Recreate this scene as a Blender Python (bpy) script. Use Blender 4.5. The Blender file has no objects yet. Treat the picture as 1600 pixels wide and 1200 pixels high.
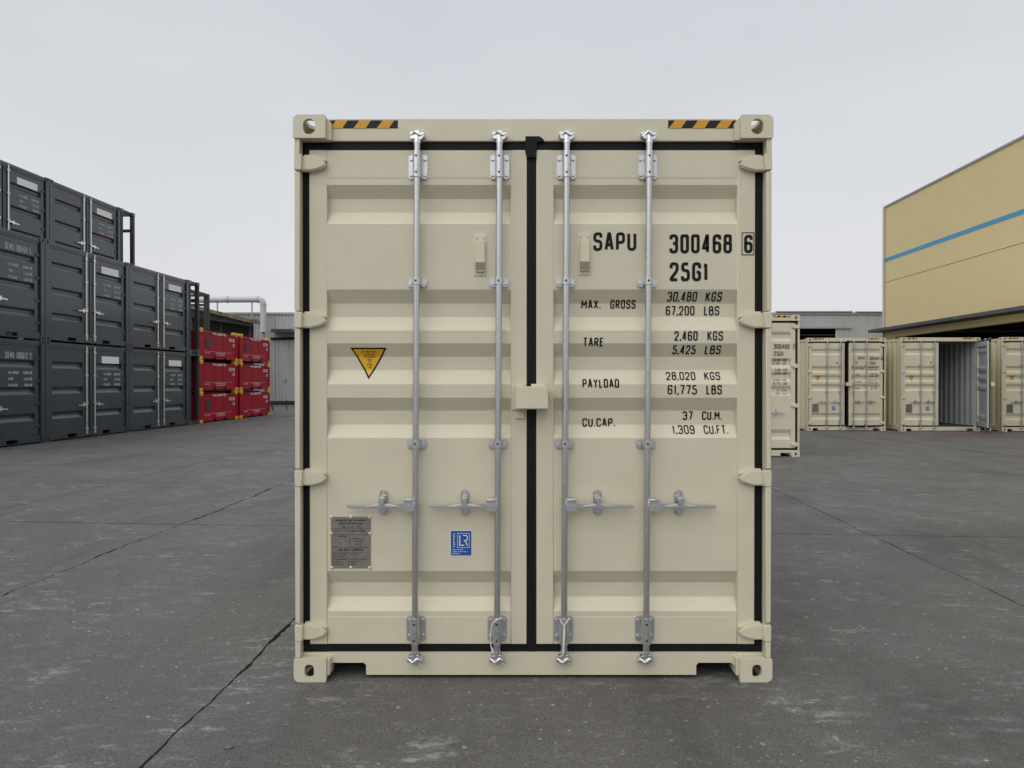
import bpy, bmesh, math, random
from mathutils import Vector, Matrix
random.seed(7)
R = math.radians
S = bpy.context.scene
COL = S.collection

# ------------------------------------------------------------------ camera
FPX = 24.0 / 36.0 * 1600.0            # focal length in photo pixels
HOR = 596.0                           # horizon row in the photo
D0 = FPX / 306.5                      # distance to the main container's castings
CAMH = (1068 - HOR) / 306.5
XC = 33.0 * D0 / FPX
cam = bpy.data.cameras.new('camera')
cam.lens = 24.0; cam.sensor_width = 36.0; cam.clip_end = 1500; cam.clip_start = 0.05
PITCH = 0.3
cam.shift_y = (FPX * math.tan(R(PITCH)) - (600 - HOR)) / 1600.0
camo = bpy.data.objects.new('camera', cam); COL.objects.link(camo)
camo.location = (0, 0, CAMH); camo.rotation_euler = (R(90 - PITCH), 0, 0)
S.camera = camo

# ------------------------------------------------------------------ sky, sun, exposure
SUN_EL, SUN_AZ = 52.0, 210.0          # azimuth clockwise from +Y (behind the camera, to its left)
w = bpy.data.worlds.new('World'); S.world = w; w.use_nodes = True
nt = w.node_tree; nt.nodes.clear()
sky = nt.nodes.new('ShaderNodeTexSky'); sky.sky_type = 'NISHITA'; sky.sun_disc = False
sky.sun_elevation = R(SUN_EL); sky.sun_rotation = R(SUN_AZ)
sky.dust_density = 6.0; sky.air_density = 1.0
hs = nt.nodes.new('ShaderNodeHueSaturation'); hs.inputs['Saturation'].default_value = 0.12
b1 = nt.nodes.new('ShaderNodeBackground'); b1.inputs['Strength'].default_value = 0.05
b2 = nt.nodes.new('ShaderNodeBackground'); b2.inputs['Strength'].default_value = 1.0
tc = nt.nodes.new('ShaderNodeTexCoord'); mp = nt.nodes.new('ShaderNodeMapping')
mp.inputs['Scale'].default_value = (1.0, 1.0, 3.0)
nz = nt.nodes.new('ShaderNodeTexNoise'); nz.inputs['Scale'].default_value = 1.6; nz.inputs['Detail'].default_value = 4
cr = nt.nodes.new('ShaderNodeValToRGB')
cr.color_ramp.elements[0].position = 0.3; cr.color_ramp.elements[0].color = (0.69, 0.71, 0.745, 1)
cr.color_ramp.elements[1].position = 0.7; cr.color_ramp.elements[1].color = (0.765, 0.78, 0.81, 1)
add = nt.nodes.new('ShaderNodeMixShader'); add.inputs[0].default_value = 0.9
out = nt.nodes.new('ShaderNodeOutputWorld')
L = nt.links.new
L(sky.outputs[0], hs.inputs['Color']); L(hs.outputs[0], b1.inputs['Color'])
L(tc.outputs['Generated'], mp.inputs[0]); L(mp.outputs[0], nz.inputs['Vector']); L(nz.outputs['Fac'], cr.inputs[0])
sx = nt.nodes.new('ShaderNodeSeparateXYZ'); L(tc.outputs['Generated'], sx.inputs[0])
gr = nt.nodes.new('ShaderNodeValToRGB'); gr.color_ramp.interpolation = 'EASE'
gr.color_ramp.elements[0].position = 0.0; gr.color_ramp.elements[0].color = (1.10, 1.09, 1.07, 1)
gr.color_ramp.elements[1].position = 0.50; gr.color_ramp.elements[1].color = (0.95, 0.965, 0.985, 1)
L(sx.outputs['Z'], gr.inputs[0])
mg = nt.nodes.new('ShaderNodeMixRGB'); mg.blend_type = 'MULTIPLY'; mg.inputs['Fac'].default_value = 1.0
L(cr.outputs[0], mg.inputs['Color1']); L(gr.outputs[0], mg.inputs['Color2']); L(mg.outputs[0], b2.inputs['Color'])
L(b1.outputs[0], add.inputs[1]); L(b2.outputs[0], add.inputs[2]); L(add.outputs[0], out.inputs[0])
sun = bpy.data.lights.new('sun', 'SUN'); sun.energy = 1.5; sun.angle = R(70); sun.color = (1.0, 0.965, 0.91)
suno = bpy.data.objects.new('sun', sun); COL.objects.link(suno)
sd = Vector((math.sin(R(SUN_AZ)) * math.cos(R(SUN_EL)), math.cos(R(SUN_AZ)) * math.cos(R(SUN_EL)), math.sin(R(SUN_EL))))
suno.rotation_euler = (-sd).to_track_quat('-Z', 'Y').to_euler(); suno.location = (0, -10, 30)
S.view_settings.view_transform = 'Standard'; S.view_settings.look = 'None'
S.view_settings.exposure = 0.0; S.view_settings.gamma = 1.0
S.view_settings.use_curve_mapping = False

# ------------------------------------------------------------------ materials
MATS = {}
def mat(name, col, rough=0.6, metal=0.0, var=0.0, scale=6.0, bump=0.0, bscale=200.0, dirt=None, dscale=3.0, dlo=0.55, dhi=0.75, spec=0.5, stretch=(1, 1, 1), wave=0.0):
    m = bpy.data.materials.new(name); m.use_nodes = True; MATS[name] = m
    t = m.node_tree; N = t.nodes; bs = N['Principled BSDF']
    bs.inputs['Base Color'].default_value = (*col, 1); bs.inputs['Roughness'].default_value = rough
    bs.inputs['Metallic'].default_value = metal; bs.inputs['Specular IOR Level'].default_value = spec
    tcn = N.new('ShaderNodeTexCoord'); mpn = N.new('ShaderNodeMapping'); mpn.inputs['Scale'].default_value = stretch
    t.links.new(tcn.outputs['Object'], mpn.inputs[0])
    last = None
    if var:
        n = N.new('ShaderNodeTexNoise'); n.inputs['Scale'].default_value = scale; n.inputs['Detail'].default_value = 6; n.inputs['Roughness'].default_value = 0.6
        t.links.new(mpn.outputs[0], n.inputs['Vector'])
        r = N.new('ShaderNodeValToRGB')
        r.color_ramp.elements[0].position = 0.3; r.color_ramp.elements[1].position = 0.7
        r.color_ramp.elements[0].color = tuple(c * (1 - var) for c in col) + (1,)
        r.color_ramp.elements[1].color = tuple(min(1, c * (1 + var)) for c in col) + (1,)
        t.links.new(n.outputs['Fac'], r.inputs[0]); last = r.outputs[0]
        rr = N.new('ShaderNodeMapRange'); rr.inputs['To Min'].default_value = max(0.05, rough - 0.1); rr.inputs['To Max'].default_value = min(1, rough + 0.1)
        t.links.new(n.outputs['Fac'], rr.inputs['Value']); t.links.new(rr.outputs[0], bs.inputs['Roughness'])
    if dirt:
        n = N.new('ShaderNodeTexNoise'); n.inputs['Scale'].default_value = dscale; n.inputs['Detail'].default_value = 10; n.inputs['Roughness'].default_value = 0.7
        t.links.new(mpn.outputs[0], n.inputs['Vector'])
        r = N.new('ShaderNodeMapRange'); r.inputs['From Min'].default_value = dlo; r.inputs['From Max'].default_value = dhi
        t.links.new(n.outputs['Fac'], r.inputs['Value'])
        mx = N.new('ShaderNodeMixRGB'); mx.inputs['Color1'].default_value = (*col, 1); mx.inputs['Color2'].default_value = (*dirt, 1)
        if last: t.links.new(last, mx.inputs['Color1'])
        t.links.new(r.outputs[0], mx.inputs['Fac']); last = mx.outputs[0]
    if last: t.links.new(last, bs.inputs['Base Color'])
    if bump:
        n = N.new('ShaderNodeTexNoise'); n.inputs['Scale'].default_value = bscale; n.inputs['Detail'].default_value = 3
        t.links.new(tcn.outputs['Object'], n.inputs['Vector'])
        b = N.new('ShaderNodeBump'); b.inputs['Strength'].default_value = bump; b.inputs['Distance'].default_value = 0.002
        t.links.new(n.outputs['Fac'], b.inputs['Height']); t.links.new(b.outputs[0], bs.inputs['Normal'])
        if wave:
            n2 = N.new('ShaderNodeTexNoise'); n2.inputs['Scale'].default_value = 3.5; n2.inputs['Detail'].default_value = 2
            t.links.new(tcn.outputs['Object'], n2.inputs['Vector'])
            b2_ = N.new('ShaderNodeBump'); b2_.inputs['Strength'].default_value = wave; b2_.inputs['Distance'].default_value = 0.012
            t.links.new(n2.outputs['Fac'], b2_.inputs['Height']); t.links.new(b2_.outputs[0], b.inputs['Normal'])
    return m

mat('cream', (0.625, 0.578, 0.440), 0.42, var=0.03, scale=5, bump=0.3, bscale=140, dirt=(0.55, 0.50, 0.37), dscale=2.2, dlo=0.6, dhi=1.0, wave=0.35)
mat('cream_side', (0.61, 0.55, 0.38), 0.5, var=0.06, scale=3, dirt=(0.42, 0.33, 0.18), dscale=2.0, dlo=0.56, dhi=0.85, stretch=(1, 1, 0.25))
mat('cream_light', (0.66, 0.61, 0.46), 0.5, var=0.03, scale=20)
mat('inside_grey', (0.36, 0.38, 0.41), 0.5, var=0.08, scale=3)
mat('zinc', (0.58, 0.585, 0.59), 0.32, metal=0.95, var=0.05, scale=60, bump=0.2, bscale=300)
mat('zinc_bright', (0.80, 0.805, 0.81), 0.25, metal=0.95)
mat('zinc_cast', (0.70, 0.705, 0.71), 0.30, metal=0.9)
mat('zinc_plate', (0.62, 0.63, 0.64), 0.36, metal=0.9, var=0.14, scale=70)
mat('rubber', (0.009, 0.009, 0.010), 0.6, var=0.3, scale=25, dirt=(0.06, 0.06, 0.06), dscale=40, dlo=0.66, dhi=0.75, spec=0.18)
mat('black_print', (0.012, 0.012, 0.013), 0.6, spec=0.15)
mat('bolt_hole', (0.01, 0.01, 0.01), 0.8)
mat('tape_yellow', (0.62, 0.31, 0.015), 0.4, var=0.06, scale=40)
mat('sign_yellow', (0.72, 0.38, 0.01), 0.4, var=0.04, scale=40)
mat('tape_black', (0.02, 0.02, 0.024), 0.5, spec=0.2)
mat('plate_metal', (0.25, 0.235, 0.215), 0.4, metal=0.4, var=0.15, scale=30)
mat('plate_dark', (0.035, 0.032, 0.03), 0.5)
mat('sticker_blue', (0.015, 0.085, 0.33), 0.4)
mat('white_print', (0.75, 0.76, 0.78), 0.5)
mat('mesh_grille', (0.13, 0.11, 0.09), 0.7)
mat('underside', (0.03, 0.03, 0.03), 0.9)  # near-black colour paints in the darkness below the container floor
mat('white_cord', (0.72, 0.71, 0.68), 0.7, bump=0.5, bscale=400)
mat('slate', (0.034, 0.045, 0.053), 0.34, var=0.14, scale=3, dirt=(0.055, 0.064, 0.07), dscale=3, dlo=0.55, dhi=0.85, spec=0.45)
MATS['slate'].node_tree.nodes['Principled BSDF'].inputs['Coat Weight'].default_value = 0.5
MATS['slate'].node_tree.nodes['Principled BSDF'].inputs['Coat Roughness'].default_value = 0.12
mat('slate_dark', (0.025, 0.028, 0.032), 0.55, var=0.1)
mat('white_plate', (0.86, 0.87, 0.88), 0.5)
mat('pale_print', (0.50, 0.52, 0.53), 0.6)
mat('red', (0.37, 0.007, 0.022), 0.5, var=0.10, scale=3, dirt=(0.26, 0.008, 0.018), dscale=4, dlo=0.5, dhi=0.8, spec=0.2)
mat('yellow_paint', (0.74, 0.44, 0.015), 0.5, var=0.1, scale=8)
mat('pink_print', (0.74, 0.60, 0.63), 0.6)
mat('hatch_dark', (0.05, 0.045, 0.05), 0.6)
mat('siding', (0.45, 0.45, 0.46), 0.55, var=0.07, scale=0.8, dirt=(0.30, 0.29, 0.275), dscale=0.7, dlo=0.52, dhi=0.8, stretch=(1, 1, 0.2))
mat('siding_trim', (0.36, 0.36, 0.37), 0.6, var=0.1, scale=1)
mat('pipe_white', (0.52, 0.52, 0.54), 0.45, var=0.08, scale=2)
mat('stucco', (0.72, 0.605, 0.325), 0.85, var=0.02, scale=0.5, bump=0.3, bscale=30, dirt=(0.68, 0.565, 0.295), dscale=0.35, dlo=0.5, dhi=0.85)
mat('stripe_blue', (0.07, 0.32, 0.56), 0.6, var=0.05, scale=1)
mat('fascia_grey', (0.075, 0.078, 0.085), 0.7, var=0.25, scale=2, dirt=(0.14, 0.135, 0.13), dscale=1.5)
mat('dark_and_shade', (0.035, 0.034, 0.033), 0.9, var=0.2, scale=1)  # dark finish; also paints in shade under the lean-to, in the bay, between boxes
mat('roof_rust', (0.24, 0.185, 0.10), 0.85, var=0.3, scale=2, dirt=(0.07, 0.05, 0.03), dscale=2.5, dlo=0.45, dhi=0.7)
mat('bitumen', (0.012, 0.012, 0.012), 0.9)
mat('red_line', (0.36, 0.06, 0.05), 0.8, dirt=(0.13, 0.11, 0.105), dscale=6, dlo=0.42, dhi=0.58)
mat('stone', (0.12, 0.115, 0.11), 0.9, var=0.4, scale=20)

def concrete():
    m = bpy.data.materials.new('concrete'); m.use_nodes = True; MATS['concrete'] = m
    t = m.node_tree; N = t.nodes; K = t.links.new; bs = N['Principled BSDF']
    geo = N.new('ShaderNodeNewGeometry')
    def noise(scale, det=6, rough=0.6, st=(1, 1, 1), rot=0.0, off=(0, 0, 0)):
        mpn = N.new('ShaderNodeMapping'); mpn.inputs['Scale'].default_value = st
        mpn.inputs['Rotation'].default_value = (0, 0, rot); mpn.inputs['Location'].default_value = off
        K(geo.outputs['Position'], mpn.inputs[0])
        n = N.new('ShaderNodeTexNoise'); n.inputs['Scale'].default_value = scale; n.inputs['Detail'].default_value = det; n.inputs['Roughness'].default_value = rough
        K(mpn.outputs[0], n.inputs['Vector']); return n.outputs['Fac']
    def rng(v, a, b, lo=0.0, hi=1.0):
        r = N.new('ShaderNodeMapRange'); r.inputs['From Min'].default_value = a; r.inputs['From Max'].default_value = b
        r.inputs['To Min'].default_value = lo; r.inputs['To Max'].default_value = hi; K(v, r.inputs['Value']); return r.outputs[0]
    def mul(a, b):
        x = N.new('ShaderNodeMath'); x.operation = 'MULTIPLY'; K(a, x.inputs[0])
        if isinstance(b, float): x.inputs[1].default_value = b
        else: K(b, x.inputs[1])
        return x.outputs[0]
    def mix(fac, c1, c2):
        x = N.new('ShaderNodeMixRGB')
        K(fac, x.inputs['Fac'])
        for i, c in (('Color1', c1), ('Color2', c2)):
            if isinstance(c, tuple): x.inputs[i].default_value = (*c, 1)
            else: K(c, x.inputs[i])
        return x.outputs[0]
    oi = N.new('ShaderNodeObjectInfo')
    base = mix(rng(noise(0.55, 7, 0.62), 0.32, 0.68), (0.068, 0.064, 0.060), (0.136, 0.131, 0.125))
    base = mix(mul(rng(oi.outputs['Random'], 0, 1), 0.25), base, (0.094, 0.090, 0.086))
    base = mix(mul(rng(noise(2.6, 8, 0.7), 0.42, 0.72), 0.6), base, (0.070, 0.066, 0.061))
    base = mix(mul(rng(noise(11, 8, 0.75, st=(0.6, 1.3, 1), rot=0.3, off=(2, 2, 0)), 0.42, 0.66), 0.55), base, (0.134, 0.128, 0.121))
    # grain of the worn surface
    base = mix(mul(rng(noise(38, 6, 0.8, off=(1, 8, 0)), 0.50, 0.64), 0.5), base, (0.060, 0.057, 0.053))
    base = mix(mul(rng(noise(120, 3, 0.8), 0.46, 0.64), 0.6), base, (0.215, 0.208, 0.198))
    base = mix(mul(rng(noise(75, 4, 0.8, off=(9, 3, 0)), 0.50, 0.66), 0.75), base, (0.040, 0.038, 0.036))
    # pale scuffs in drifts, dragged sideways
    drift = rng(noise(1.3, 6, 0.7, off=(3.1, 7.3, 0)), 0.46, 0.60)
    scuff = rng(noise(7.0, 12, 0.86, st=(0.6, 1.4, 1), rot=0.22), 0.52, 0.60)
    base = mix(mul(mul(drift, scuff), 0.72), base, (0.36, 0.355, 0.35))
    flake = rng(noise(24.0, 10, 0.85, st=(0.6, 1.2, 1), rot=0.1, off=(5, 9, 0)), 0.57, 0.62)
    base = mix(mul(mul(flake, rng(noise(0.7, 5, 0.65, off=(6.1, 2.3, 0)), 0.40, 0.62)), 0.8), base, (0.37, 0.365, 0.36))
    streak = rng(noise(3.0, 8, 0.75, st=(0.35, 4.5, 1), rot=0.12, off=(1, 5, 0)), 0.62, 0.72)
    base = mix(mul(streak, 0.35), base, (0.25, 0.245, 0.24))
    # small white paint and mortar specks
    vor = N.new('ShaderNodeTexVoronoi'); vor.inputs['Scale'].default_value = 15; K(geo.outputs['Position'], vor.inputs['Vector'])
    sep = N.new('ShaderNodeSeparateColor'); K(vor.outputs['Color'], sep.inputs[0])
    size = rng(sep.outputs[0], 0.5, 1.0, 0.0, 0.19)
    lt = N.new('ShaderNodeMath'); lt.operation = 'LESS_THAN'; K(vor.outputs['Distance'], lt.inputs[0]); K(size, lt.inputs[1])
    patch = rng(noise(0.9, 4, 0.65, off=(8, 1.7, 0)), 0.38, 0.56)
    rag = rng(noise(130, 3, 0.7), 0.44, 0.54)
    base = mix(mul(mul(mul(lt.outputs[0], patch), rag), 0.9), base, (0.50, 0.49, 0.47))
    vor2 = N.new('ShaderNodeTexVoronoi'); vor2.inputs['Scale'].default_value = 38; K(geo.outputs['Position'], vor2.inputs['Vector'])
    sep2 = N.new('ShaderNodeSeparateColor'); K(vor2.outputs['Color'], sep2.inputs[0])
    size2 = rng(sep2.outputs[1], 0.5, 1.0, 0.0, 0.26)
    lt2 = N.new('ShaderNodeMath'); lt2.operation = 'LESS_THAN'; K(vor2.outputs['Distance'], lt2.inputs[0]); K(size2, lt2.inputs[1])
    base = mix(mul(mul(lt2.outputs[0], rng(noise(1.6, 4, 0.6), 0.40, 0.58)), 0.7), base, (0.34, 0.33, 0.315))
    # oily dark tracks
    trk = rng(noise(1.1, 5, 0.6, st=(1.0, 0.22, 1), off=(4, 0, 0)), 0.54, 0.70)
    base = mix(mul(trk, 0.55), base, (0.052, 0.049, 0.046))
    K(base, bs.inputs['Base Color'])
    K(rng(noise(1.4, 6), 0.3, 0.7, 0.5, 0.78), bs.inputs['Roughness'])
    bs.inputs['Specular IOR Level'].default_value = 0.35
    bm_ = N.new('ShaderNodeBump'); bm_.inputs['Strength'].default_value = 0.5; bm_.inputs['Distance'].default_value = 0.004
    K(noise(70, 6, 0.75), bm_.inputs['Height']); K(bm_.outputs[0], bs.inputs['Normal'])
concrete()

# ------------------------------------------------------------------ mesh helpers
CACHE = {}
class MB:
    def __init__(s): s.bm = bmesh.new()
    def box(s, x0, x1, y0, y1, z0, z1, bev=0.0, seg=1):
        M = Matrix.Translation(((x0 + x1) / 2, (y0 + y1) / 2, (z0 + z1) / 2)) @ Matrix.Diagonal((abs(x1 - x0), abs(y1 - y0), abs(z1 - z0), 1))
        r = bmesh.ops.create_cube(s.bm, size=1, matrix=M)
        if bev:
            vs = set(r['verts']); es = [e for e in s.bm.edges if e.verts[0] in vs and e.verts[1] in vs]
            bmesh.ops.bevel(s.bm, geom=es, offset=bev, segments=seg, affect='EDGES')
        return s
    def prism(s, pts, y0, y1, axis='y', bev=0.0):
        def P(a, b, c): return {'y': (a, c, b), 'x': (c, a, b), 'z': (a, b, c)}[axis]
        v0 = [s.bm.verts.new(P(a, b, y0)) for a, b in pts]; v1 = [s.bm.verts.new(P(a, b, y1)) for a, b in pts]
        f0 = s.bm.faces.new(v0); f1 = s.bm.faces.new(v1[::-1]); n = len(pts)
        fs = [f0, f1] + [s.bm.faces.new((v0[i], v1[i], v1[(i + 1) % n], v0[(i + 1) % n])) for i in range(n)]
        bmesh.ops.recalc_face_normals(s.bm, faces=fs)
        if bev:
            bmesh.ops.bevel(s.bm, geom=list(f0.edges), offset=bev, segments=2, affect='EDGES')
        return s
    def cyl(s, p0, p1, r, n=12, r1=None, caps=True):
        p0 = Vector(p0); p1 = Vector(p1); d = p1 - p0
        q = d.to_track_quat('Z', 'Y').to_matrix().to_4x4()
        M = Matrix.Translation((p0 + p1) / 2) @ q
        bmesh.ops.create_cone(s.bm, cap_ends=caps, segments=n, radius1=r, radius2=r if r1 is None else r1, depth=d.length, matrix=M)
        return s
    def tube(s, pts, r, n=8):
        pts = [Vector(p) for p in pts]; rings = []
        up = Vector((0, 1, 0.13)).normalized()
        for i, p in enumerate(pts):
            d = (pts[min(i + 1, len(pts) - 1)] - pts[max(i - 1, 0)]).normalized()
            a = d.cross(up).normalized(); b = d.cross(a)
            rings.append([s.bm.verts.new(p + a * r * math.cos(2 * math.pi * k / n) + b * r * math.sin(2 * math.pi * k / n)) for k in range(n)])
        for A, B in zip(rings, rings[1:]):
            for k in range(n): s.bm.faces.new((A[k], A[(k + 1) % n], B[(k + 1) % n], B[k]))
        s.bm.faces.new(rings[0]); s.bm.faces.new(rings[-1][::-1]); return s
    def quad(s, *p):
        s.bm.faces.new([s.bm.verts.new(q) for q in p]); return s
    def strip(s, A, B):
        va = [s.bm.verts.new(p) for p in A]; vb = [s.bm.verts.new(p) for p in B]
        for i in range(len(A) - 1): s.bm.faces.new((va[i], va[i + 1], vb[i + 1], vb[i]))
        return s
    def ring_plate(s, outer, inner, f0, f1):
        """plate between two same-length loops; f0/f1 place a 2-D point on the front / back face"""
        n = len(outer)
        a = [s.bm.verts.new(f0(*p)) for p in outer]; b = [s.bm.verts.new(f0(*p)) for p in inner]
        c = [s.bm.verts.new(f1(*p)) for p in outer]; d = [s.bm.verts.new(f1(*p)) for p in inner]
        fs = []
        for i in range(n):
            j = (i + 1) % n
            fs += [s.bm.faces.new((a[i], a[j], b[j], b[i])), s.bm.faces.new((c[j], c[i], d[i], d[j])),
                   s.bm.faces.new((a[j], a[i], c[i], c[j])), s.bm.faces.new((b[i], b[j], d[j], d[i]))]
        bmesh.ops.recalc_face_normals(s.bm, faces=fs); return s
    def mesh(s, name, m, smooth=False, off=None):
        if off: bmesh.ops.translate(s.bm, verts=s.bm.verts, vec=off)
        me = bpy.data.meshes.new(name); s.bm.to_mesh(me); s.bm.free()
        for mm in ([m] if isinstance(m, str) else m): me.materials.append(MATS[mm])
        if smooth:
            for p in me.polygons: p.use_smooth = True
            me.set_sharp_from_angle(angle=R(40))
        return me

def O(name, me, parent=None, loc=(0, 0, 0), rot=(0, 0, 0)):
    o = bpy.data.objects.new(name, me); COL.objects.link(o); o.location = loc; o.rotation_euler = rot
    if parent: o.parent = parent
    return o
def cached(key, fn):
    if key not in CACHE: CACHE[key] = fn()
    return CACHE[key]
def E(name, loc, rz=0.0): return O(name, None, None, loc, (0, 0, rz))
def tag(o, label=None, cat=None, group=None, kind=None):
    if label: o['label'] = label
    if cat: o['category'] = cat
    if group: o['group'] = group
    if kind: o['kind'] = kind
    return o

def superloop(cx, cz, w, h, r, n=32):
    """rounded rectangle loop sampled at n equal angles-ish (n multiple of 4)"""
    k = n // 4; pts = []
    for q, (sx, sz) in enumerate(((1, 1), (-1, 1), (-1, -1), (1, -1))):
        for i in range(k):
            a = math.pi / 2 * q + math.pi / 2 * i / (k - 1)
            pts.append((cx + sx * (w / 2 - r) + r * math.cos(a), cz + sz * (h / 2 - r) + r * math.sin(a)))
    return pts

# ------------------------------------------------------------------ stroke lettering (condensed container alphabet)
G = {
 'A': (1, [[(0, 0), (.42, 1), (.58, 1), (1, 0)], [(.18, .3), (.82, .3)]]), 'B': (1, [[(0, 0), (0, 1), (.9, 1), (.9, .54), (0, .54)], [(.5, .54), (1, .54), (1, 0), (0, 0)]]),
 'C': (1, [[(1, .72), (1, 1), (0, 1), (0, 0), (1, 0), (1, .28)]]), 'D': (1, [[(0, 0), (0, 1), (1, 1), (1, 0), (0, 0)]]),
 'E': (.85, [[(1, 1), (0, 1), (0, 0), (1, 0)], [(0, .52), (.85, .52)]]), 'F': (.85, [[(1, 1), (0, 1), (0, 0)], [(0, .52), (.85, .52)]]),
 'G': (1, [[(1, .72), (1, 1), (0, 1), (0, 0), (1, 0), (1, .48), (.5, .48)]]), 'H': (1, [[(0, 0), (0, 1)], [(1, 0), (1, 1)], [(0, .52), (1, .52)]]),
 'I': (.12, [[(.5, 0), (.5, 1)]]), 'J': (.9, [[(1, 1), (1, 0), (0, 0), (0, .3)]]), 'K': (1, [[(0, 0), (0, 1)], [(1, 1), (0, .42)], [(.3, .6), (1, 0)]]),
 'L': (.8, [[(0, 1), (0, 0), (1, 0)]]), 'M': (1.25, [[(0, 0), (0, 1), (.5, .35), (1, 1), (1, 0)]]), 'N': (1, [[(0, 0), (0, 1), (1, 0), (1, 1)]]),
 'O': (1, [[(.5, 1), (0, 1), (0, 0), (1, 0), (1, 1), (.5, 1)]]), 'P': (1, [[(0, 0), (0, 1), (1, 1), (1, .45), (0, .45)]]),
 'R': (1, [[(0, 0), (0, 1), (.95, 1), (.95, .48), (0, .48)], [(.45, .48), (1, 0)]]), 'S': (1, [[(1, .75), (1, 1), (0, 1), (0, .53), (1, .53), (1, 0), (0, 0), (0, .25)]]),
 'T': (1, [[(0, 1), (1, 1)], [(.5, 1), (.5, 0)]]), 'U': (1, [[(0, 1), (0, 0), (1, 0), (1, 1)]]), 'V': (1, [[(0, 1), (.5, 0), (1, 1)]]),
 'W': (1.3, [[(0, 1), (.25, 0), (.5, .8), (.75, 0), (1, 1)]]), 'X': (1, [[(0, 0), (1, 1)], [(0, 1), (1, 0)]]), 'Y': (1, [[(0, 1), (.5, .45), (1, 1)], [(.5, .45), (.5, 0)]]),
 '0': (1, [[(.5, 1), (0, 1), (0, 0), (1, 0), (1, 1), (.5, 1)]]), '1': (.5, [[(.1, .8), (.75, 1), (.75, 0)]]),
 '2': (1, [[(0, .72), (0, 1), (1, 1), (1, .58), (0, .08), (0, 0), (1, 0)]]), '3': (1, [[(0, .78), (0, 1), (1, 1), (1, .53), (.35, .53)], [(.6, .53), (1, .53), (1, 0), (0, 0), (0, .22)]]),
 '4': (1, [[(1, .24), (0, .24), (.62, 1), (.74, 1), (.74, 0)]]), '5': (1, [[(.95, 1), (.05, 1), (.05, .58), (1, .58), (1, 0), (0, 0), (0, .22)]]),
 '6': (1, [[(1, .78), (1, 1), (0, 1), (0, 0), (1, 0), (1, .56), (0, .56)]]), '7': (1, [[(0, 1), (1, 1), (.4, 0)]]),
 '8': (1, [[(.5, 1), (.04, 1), (.04, .54), (.96, .54), (.96, 1), (.5, 1)], [(.5, .54), (0, .54), (0, 0), (1, 0), (1, .54), (.5, .54)]]),
 '9': (1, [[(0, .22), (0, 0), (1, 0), (1, 1), (0, 1), (0, .44), (1, .44)]]),
 '.': (.25, [[(.5, -.02), (.5, .12)]]), ',': (.25, [[(.65, .12), (.3, -.12)]]), "'": (.2, [[(.5, 1), (.5, .75)]]), '-': (.6, [[(.1, .5), (.9, .5)]]), ' ': (.55, []),
}
SHARP = set('AEFHIKLMNTVWXYZ1247')
def fillet(pts, r):
    closed = pts[0] == pts[-1]
    o = []
    n = len(pts)
    for i, p in enumerate(pts):
        if i in (0, n - 1): o.append(Vector(p)); continue
        a, b, c = Vector(pts[i - 1]), Vector(p), Vector(pts[i + 1])
        u, v = a - b, c - b
        k = min(r, u.length * .49, v.length * .49)
        if k <= 1e-6: o.append(b); continue
        u.normalize(); v.normalize()
        for j in range(5):
            t = j / 4
            o.append((b + u * k) * (1 - t) ** 2 + b * 2 * t * (1 - t) + (b + v * k) * t ** 2)
    return o
def strokes(text, x0, x1, z0, z1, sw, gap=.24):
    """polylines (2-D) for text fitted into the box; widths shrink to leave the stroke inside"""
    text = text.upper(); H = z1 - z0
    units = sum(G[c][0] for c in text) + gap * (len(text) - 1)
    k = (x1 - x0) / units; x = x0; res = []
    for c in text:
        gw, pls = G[c]
        for pl in pls:
            q = [(x + sw / 2 + a * max(gw * k - sw, 1e-4), z0 + sw / 2 + b * (H - sw)) for a, b in pl]
            if c == 'I' or c in ".,'": q = [(x + a * gw * k, z0 + sw / 2 + b * (H - sw)) for a, b in pl]
            r = 0 if c in SHARP and c not in '2' else .34 * gw * k
            if c == '2': r = .3 * gw * k
            if c in 'DPRB': r = .3 * gw * k
            res.append(fillet(q, r) if r else [Vector(p) for p in q])
        x += (gw + gap) * k
    return res
def ribbon(mb, pl, sw, ymap, step=0.008):
    pts = []
    for a, b in zip(pl, pl[1:]):
        n = max(1, int((b - a).length / step))
        for i in range(n): pts.append(a.lerp(b, i / n))
    pts.append(pl[-1])
    cl = [pts[0]]
    for p in pts[1:]:
        if (p - cl[-1]).length > 1e-5: cl.append(p)
    pts = cl
    if len(pts) < 2: return
    A, B = [], []
    for i, p in enumerate(pts):
        d0 = (pts[i] - pts[i - 1]).normalized() if i else None
        d1 = (pts[i + 1] - pts[i]).normalized() if i < len(pts) - 1 else None
        if d0 is None: d0 = d1
        if d1 is None: d1 = d0
        n0 = Vector((-d0.y, d0.x)); n1 = Vector((-d1.y, d1.x)); m = n0 + n1
        if m.length < .3: m = n0
        m.normalize(); k = sw / 2 / max(.8, m.dot(n0))
        A.append(p + m * k); B.append(p - m * k)
    mb.n = getattr(mb, 'n', 0) + 1; dy = .0003 * (mb.n % 4)
    mb.strip([(a.x, ymap(a.x, a.y) - dy, a.y) for a in A], [(b.x, ymap(b.x, b.y) - dy, b.y) for b in B])

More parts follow.
